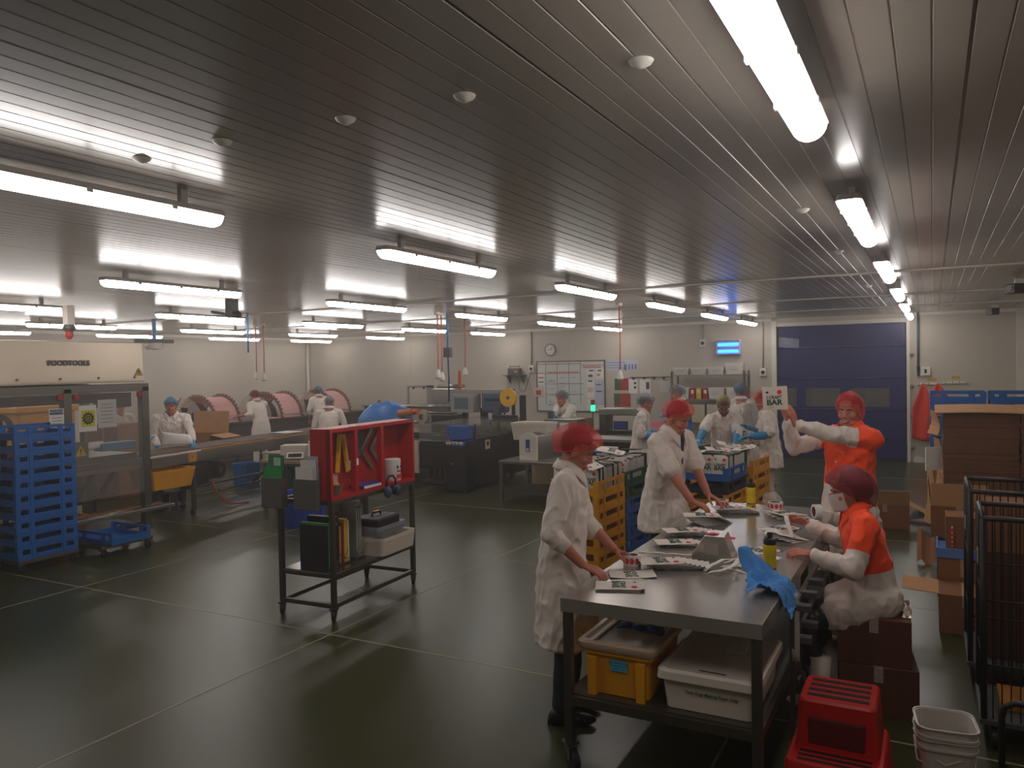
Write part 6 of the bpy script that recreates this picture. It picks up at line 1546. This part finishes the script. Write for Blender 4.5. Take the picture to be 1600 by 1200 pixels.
    prof = [(.525, .080, .066), (.500, .130, .082), (.455, .178, .104), (.38, .190, .124), (.27, .182, .128), (.14, .178, .128), (.02, .190, .136)]
    for z, rx, ry in prof: rings.append(ring_e(pel + sp*(z*k) + fr*.004, X, fr, rx*k*g, ry*k*g))
    if sit is None:
        down = pel + sp*.02*k; L_ = down.z - hem
        for q in (.3, .65, 1.0): rings.append(ring_e(down - Z*L_*q + F*(.03*q), X, F, (.200 + .045*q)*k*g, (.150 + .045*q)*k*g))
    else:
        for q in (.25,): rings.append(ring_e(pel - Z*.06, X, F, .19*k*g, .15*k*g))
    c.loft(rings)
    if sit is not None:                       # skirt of the coat over the thighs
        for hp_, kn in ((hipR, kR), (hipL, kL)): limb(c, [hp_ + Z*.01, hp_.lerp(kn, .56) + Z*.0], [.128*k, .108*k])
        cap(c, pel + F*.10 - Z*.0, pel + F*.20 - Z*.03, .12, .10)
    for sh, e, w, sgn in ((shR, eR, wR, 1), (shL, eL, wL, -1)):
        cap(c, shc + X*sgn*.11*k + sp*.012*k, sh - sp*.012*k, .070*k, .076*k)
        if sleeve == 'long':
            cu = e.lerp(w, .86); limb(c, [sh - sp*.012*k, sh.lerp(e, .5), e, e.lerp(cu, .5), cu], [.078*k, .068*k, .062*k, .058*k, .047*k])
        elif sleeve == 'mid':
            cu = e.lerp(w, .34); limb(c, [sh - sp*.012*k, sh.lerp(e, .5), e, cu], [.078*k, .068*k, .060*k, .050*k])
            for q in range(4): c.ell((sh.lerp(e, .72 + .12*q) if q < 2 else e.lerp(cu, .1 + .38*(q-2))), (.071*k - .004*q, .071*k - .004*q, .040*k), 14, 8)
        else:
            cu = sh.lerp(e, .86); limb(c, [sh - sp*.012*k, sh.lerp(e, .5), cu], [.080*k, .076*k, .078*k])
    off = Vector((B.x*3.1, B.y*1.7, 0))
    def wr(p):
        q = p + off; a = .012*noise.noise(q*7.5) + .006*noise.noise(q*17)
        r1 = 1 - abs(noise.noise(Vector((q.x*15, q.y*15, q.z*9)))); a += .011*(r1**3 - .4)
        hz = max(0, min(1, (pel.z + .12 - p.z)/.45)); a += .018*hz*noise.noise(Vector((q.x*13, q.y*13, q.z*2.2)))
        return a
    if low: wr2 = lambda p: .010*noise.noise((p+off)*8)
    zn = None
    if zones: zn = lambda p: zones(p, pel, sp, shR, shL, eR, eL, wR, wL, k)
    shell(c, 'coat', coatmats or [coat], t, max(.0085, voxel*1.25), 2, wr if not low else wr2, zn)
    if collar:
        o = MB(); cb0 = shc + sp*.045*k
        def cf(u, v):
            a = PI/2 + .35 + (2*PI - .70)*u; ca, sa = math.cos(a), math.sin(a)
            open_ = max(0, sa)**2
            if v < .5: r, z = .068 + .006*v, .0 + .075*v*2*(1-.6*open_)
            else: r, z = .071 + .06*(v-.5), .075*(1-.6*open_) - .10*(v-.5)*(1+.9*open_)
            return cb0 + X*(ca*r*1.12*k*min(g, 1.1)) + fr*(sa*r*1.0*k + .035*open_*k) + sp*(z*k - .03*open_*k)
        o.grid(cf, 26, 6, .003); o.build('collar', COATO if zones else coat, t, smooth=True)
    if shirt is not None:
        o = MB(); a0 = shc + sp*.055*k + fr*.075*k; b0 = shc - sp*.17*k + fr*.136*k
        o.loft([[a0 - X*.055*k, a0 + X*.055*k, a0 + X*.05*k + fr*.012, a0 - X*.05*k + fr*.012], [b0 - X*.008*k, b0 + X*.008*k, b0 + X*.006*k + fr*.006, b0 - X*.006*k + fr*.006]])
        o.build('undershirt', shirt, t)
    if sit is None and not low:
        for q in range(4):
            z = .30 - .13*q; o = MB(); cc = pel + sp*(z*k) + fr*(.133*k*g); o.cyl(cc, cc + fr*.006, .008*k, n=10); o.build('button', WHITEP, t)
    # ---- trousers and footwear
    tr = MB()
    for hp_, kn, an in ((hipR, kR, aR), (hipL, kL, aL)): limb(tr, [hp_, hp_.lerp(kn, .5), kn, kn.lerp(an, .5), an + Z*(.02 if sit is None else .16)], [.078*k, .072*k, .068*k, .070*k, .062*k] if trousers is not LEGG else [.090*k, .080*k, .062*k, .061*k, .052*k])
    cap(tr, hipR, hipL, .085*k, .085*k)
    shell(tr, 'trousers', [trousers], t, max(.010, voxel*1.4), 2, lambda p: .008*noise.noise((p+off)*9))
    for an, f in ((aR, fR), (aL, fL)):
        o = MB(); hi = .30 if shoes is BOOTW else .085
        o.loft([ring_e(f - F*.02*k + Z*.002, X, F, .044*k, .075*k, 20), ring_e(f - F*.015*k + Z*.05, X, F, .045*k, .072*k, 20), ring_e(an.lerp(an + (Z if sit is None else (kR - aR).normalized()*1), 0) + Z*.01, X, F, .05*k, .055*k, 20), ring_e(an + Z*(hi-.075), X, F, .062*k if hi > .2 else .048*k, .066*k if hi > .2 else .052*k, 20)])
        o.ell(f + F*.105*k + Z*.035, (.048*k, .095*k, .034*k), 16, 10, Matrix((X, F, Z)).transposed())
        o.build('boot' if hi > .2 else 'shoe', shoes, t, smooth=True)
    # ---- gloves
    if gloves is not None:
        for e, w, d, n, s_ in ((eR, wR, dR, nR, -X), (eL, wL, dL, nL, X)):
            o = MB(); hand(o, w, d, n, s_, curl, k, .0028); limb(o, [e.lerp(w, .30), e.lerp(w, .7), w], [.058*k, .050*k, .036*k]); shell(o, 'glove', [gloves], t, max(voxel, .007), 2, lambda p: .004*noise.noise((p+off)*20))
    return t
V3 = Vector
GLB = mat('blue_glove', '#2f86b8', .5, bump=.2, scale=30)
# front worker
person('person in a long white coat and red hairnet at the near left table corner', (-1.94, 4.22), (.93, .30), S=1.73, lean=.10, head=(.0, .45),
       handR=(-1.735, 4.01, .985), handL=(-1.70, 4.42, .985), hdirR=(.86, .30, -.40), hdirL=(.9, .1, -.30), palmR=(.1, .3, -1), palmL=(.2, -.3, -1), curl=.42,
       sleeve='mid', hem=.47, netpuff=1.25, drop=.01, feet=((-1.92, 4.12, 0), (-1.97, 4.32, 0)), voxel=.005)
# second worker
person('person in a short sleeved white coat and red hairnet leaning over pouches', (-1.98, 6.36), (.88, -.30), S=1.80, lean=.20, head=(.05, .45),
       handR=(-1.64, 6.02, .985), handL=(-1.56, 6.22, .985), hdirR=(.85, .2, -.4), hdirL=(.85, -.2, -.4), palmR=(0, .2, -1), palmL=(0, -.2, -1), curl=.45,
       sleeve='short', hem=.72, netpuff=.8, shirt=NAVYT, voxel=.0055)
# smiling worker holding up the printed sleeve
def zone_orange(zline, armq):
    def z(p, pel, sp, shR, shL, eR, eL, wR, wL, k):
        for sh, e, w in ((shR, eR, wR), (shL, eL, wL)):
            ax = e - sh; tt = (p - sh).dot(ax)/ax.length_squared; dist = (p - (sh + ax*max(0, min(1, tt)))).length
            ax2 = w - e; t2 = (p - e).dot(ax2)/ax2.length_squared; d2 = (p - (e + ax2*max(0, min(1, t2)))).length
            if d2 < .088*k and d2 < dist and t2 > -.1: return -.2
            if dist < .088*k and tt > .25: return (armq - tt)*.3
        return (p - pel).dot(sp) - zline*k
    return z
BW = fd(1211, 622, 6.05)
person('smiling person in an orange and white coat and red hairnet holding up a printed sleeve', (-.58, 6.72), (-.62, -.78), S=1.82, lean=-.02, head=(-.42, .04),
       handL=fd(1238, 662, 6.12), handR=fd(1230, 655, 6.35), hdirL=(-.3, -.15, .95), hdirR=(-.25, -.1, .96), palmL=(-.75, .4, 0), palmR=(-.5, -.8, 0), curl=.55, hintL=V3((.1, .2, -1)), hintR=V3((0, .3, -1)),
       sleeve='long', hem=.45, coatmats=[COAT2], zones=zone_orange(.12, .35), smile=True, netpuff=.75, drop=.05, trousers=mat('white_trousers', '#cfc3b6', .8), shoes=BOOTW, voxel=.005, build=1.08)
bd = thing('printed_sleeve', 'white printed carton sleeve held up by the smiling person', 'card', BW)
bd.rotation_euler = (0, -.035, math.atan2(RT.y, RT.x) - .12)
MB().bb(-.092, .092, -.008, .008, -.090, .090).build('card', mat('card_white', '#d8cabd', .6), bd)
text('print_word', 'I CRAFT', .034, PRINTG, bd, (-.008, -.0092, .006), (PI/2, 0, 0), .0004, sx=.95, bold=.0012)
text('print_word', 'BAR', .058, PRINTG, bd, (-.008, -.0092, -.034), (PI/2, 0, 0), .0004, sx=1.1, bold=.0025)
MB().cyl((.032, -.0085, .045), (.032, -.0095, .045), .017, n=24).build('red_dot', PRINTR, bd)
MB().bb(-.068, -.05, -.0095, -.0085, .038, .054).build('print_mark', INK, bd)
text('small_print', 'craft food', .010, GREYP, bd, (-.035, -.0092, -.072), (PI/2, 0, 0), .0003)
# seated worker
SEATED = person('seated person in an orange and white coat with plum hairnet and face mask', (-.31, 5.27), (-.95, -.25), S=1.70, lean=.20, head=(.0, .30),
       sit=.655, knees=((-.66, 5.34, .50), (-.69, 5.03, .49)), feet=((-.60, 5.36, 0), (-.61, 5.0, 0)),
       handL=fd(1268, 866, 4.72), handR=fd(1262, 818, 5.25), hdirL=(-.95, -.1, .08), hdirR=(-.9, .1, .25), palmL=(-.1, .4, -.8), palmR=(.0, -.7, -.5), curl=.75, pinch=True,
       sleeve='long', coatmats=[COAT2], zones=zone_orange(.18, .62), net=NETP, netpuff=1.1, drop=.09, bob=.05, mask=True, trousers=LEGG, shoes=BOOTW, voxel=.005)
# paper the seated person peels
ribbon('peeled_label', 'strip of white label paper pinched in the raised hand of the seated person', [fd(1228, 806, 5.15), fd(1232, 822, 5.1), fd(1240, 842, 5.05)], .03)
# workers by the crates
def far(label, px, py, dep, fwd, **kw):
    p = fd(px, py, dep); kw.setdefault('voxel', .008); return person(label, (p.x, p.y), fwd, **kw)
CF = lambda px, py, dep: fd(px, py, dep)
far('person in a white smock and cream yellow hairnet facing the camera behind the crates', 1130, 640, 10.6, (.30, -.95), S=1.64, lean=.12, head=(0, .12), handR=CF(1092, 688, 10.2), handL=CF(1150, 690, 10.1),
    sleeve='short', hem=.75, net=NETY, netpuff=.8, skin=SKIND, gloves=GLB, build=1.0)
far('person in a slate hairnet turned away behind the person in the cream hairnet', 1158, 640, 12.6, (-.2, .97), S=1.74, lean=.12, head=(-.3, .2), sleeve='long', hem=.6, net=net_mat('slate_hairnet', '#5d6f80', .7), low=True)
far('person in a white smock, red hairnet and blue gloves standing before the blue door', 1202, 640, 10.3, (-.93, -.2), S=1.70, lean=.08, head=(0, .35), handL=CF(1172, 682, 10.0), handR=CF(1168, 668, 10.4),
    sleeve='short', hem=.72, netpuff=.7, gloves=GLB, trousers=MATS['white_trousers'], shoes=BOOTW)
put = None
far('person in profile with a grey hairnet and blue gloves working at the long steel table', 1000, 640, 11.2, (.95, .25), S=1.66, lean=.12, head=(0, .3), handR=CF(1025, 681, 11.0), handL=CF(1030, 678, 11.5), sleeve='mid', hem=.6, net=NETG, gloves=GLB)
far('person with a grey hairnet mostly hidden behind the second worker, by the shelving unit', 1066, 640, 13.0, (-.8, -.3), S=1.72, lean=.1, head=(0, .3), handR=CF(1043, 648, 12.8), handL=CF(1046, 650, 12.6), sleeve='long', hem=.6, net=NETG, gloves=GLB, low=True)
far('person with a grey hairnet bending over the sealing machine in front of the whiteboard', 890, 640, 13.9, (-.35, -.9), S=1.68, lean=.38, head=(-.1, .25), handR=CF(862, 655, 13.2), handL=CF(872, 662, 13.2), sleeve='long', hem=.6, net=NETG, gloves=GLB)
far('person with a blue hairnet holding a white sheet behind the slab conveyor', 268, 650, 12.2, (.72, -.66), S=1.70, lean=.10, head=(.0, .15), handR=CF(247, 698, 11.9), handL=CF(302, 694, 11.9), sleeve='long', hem=.6, net=NETB, netpuff=.8, gloves=GLB, build=1.12)
sh_ = MB(); pA, pB, pC, pD = fd(252, 674, 11.75), fd(296, 679, 11.75), fd(301, 694, 11.7), fd(252, 697, 11.7)
sh_.grid(lambda u, v: pA.lerp(pB, u).lerp(pD.lerp(pC, u), v) + Vector((.03*math.sin(v*3), -.05*math.sin(u*PI), 0)), 8, 6, .002); tag(sh_.build('white_sheet', PAPER, smooth=True), 'white plastic sheet held by the worker in the blue hairnet', 'sheet')
far('person with a blue hairnet seen through the clear machine panel', 183, 650, 13.8, (.8, -.2), S=1.64, lean=.2, head=(0, .35), handR=CF(208, 690, 13.4), handL=CF(212, 688, 13.8), sleeve='long', hem=.6, net=NETB, gloves=GLB, low=True, build=1.1)
far('person in a white coat and dark red hairnet bending at the left bench, back turned', 406, 640, 17.4, (-.85, .25), S=1.70, lean=.38, head=(-.2, .45), sleeve='mid', hem=.5, net=NETP, netpuff=.9, handR=CF(375, 648, 17.6), handL=CF(374, 650, 17.2), low=True, trousers=COATW)
far('person with a slate hairnet at the farthest curved rack on the left bench', 500, 640, 19.5, (-.8, .5), S=1.68, lean=.15, head=(0, .3), sleeve='mid', hem=.6, net=MATS.get('slate_hairnet') or bpy.data.materials['slate_hairnet'], low=True)
far('person with a grey hairnet and white coat, back turned, behind the red tool cabinet', 514, 650, 14.6, (-.55, .8), S=1.60, lean=.22, head=(0, .3), sleeve='long', hem=.5, net=NETG, low=True, build=1.12)
for i_, ch in enumerate('ARRY'):
    kn_, hp2 = V3((-.69, 5.03, .49)), V3((-.33, 5.18, .64))
    tc_ = (CAM - kn_).normalized(); ax_ = (hp2 - kn_).normalized(); n_ = (tc_ - ax_*tc_.dot(ax_)).normalized(); up_ = n_.cross(ax_)
    pos_ = kn_.lerp(hp2, .10 + .085*i_) + (n_*.9 + up_*.35).normalized()*.083
    o = text('lettering', ch, .036, mat('grey_letter', '#8d8d90', .6), None); R_ = Matrix((ax_, up_, n_)).transposed().to_4x4(); R_.translation = pos_; o.matrix_world = R_
    o.parent = SEATED; o.matrix_parent_inverse = Matrix.Translation(-SEATED.location)
q_ = fd(1183, 640, 11.6)
m = MB(); m.ell((0, 0, .80), (.30, .26, .80), 26, 18)
for v in m.bm.verts:
    q = noise.noise(v.co*5)*.08 + noise.noise(v.co*14)*.05; v.co += Vector((q, q*.8, 0)); v.co.z = max(0, v.co.z)
tag(m.build('clear_bag', mat('grey_clear_film', '#a39c92', .2, alpha=.6, bump=.7, scale=14), loc=(q_.x, q_.y, 0)), 'tall crumpled clear plastic bag beside the shelving unit', 'bag')
o = put_pouch(fd(1164, 680, 10.2), (1.2, .3, .6), 'dark green backed pouch held up by the person before the blue door')
# printing on the seated person's leggings and the bag behind the blue-door worker
finish_shells()
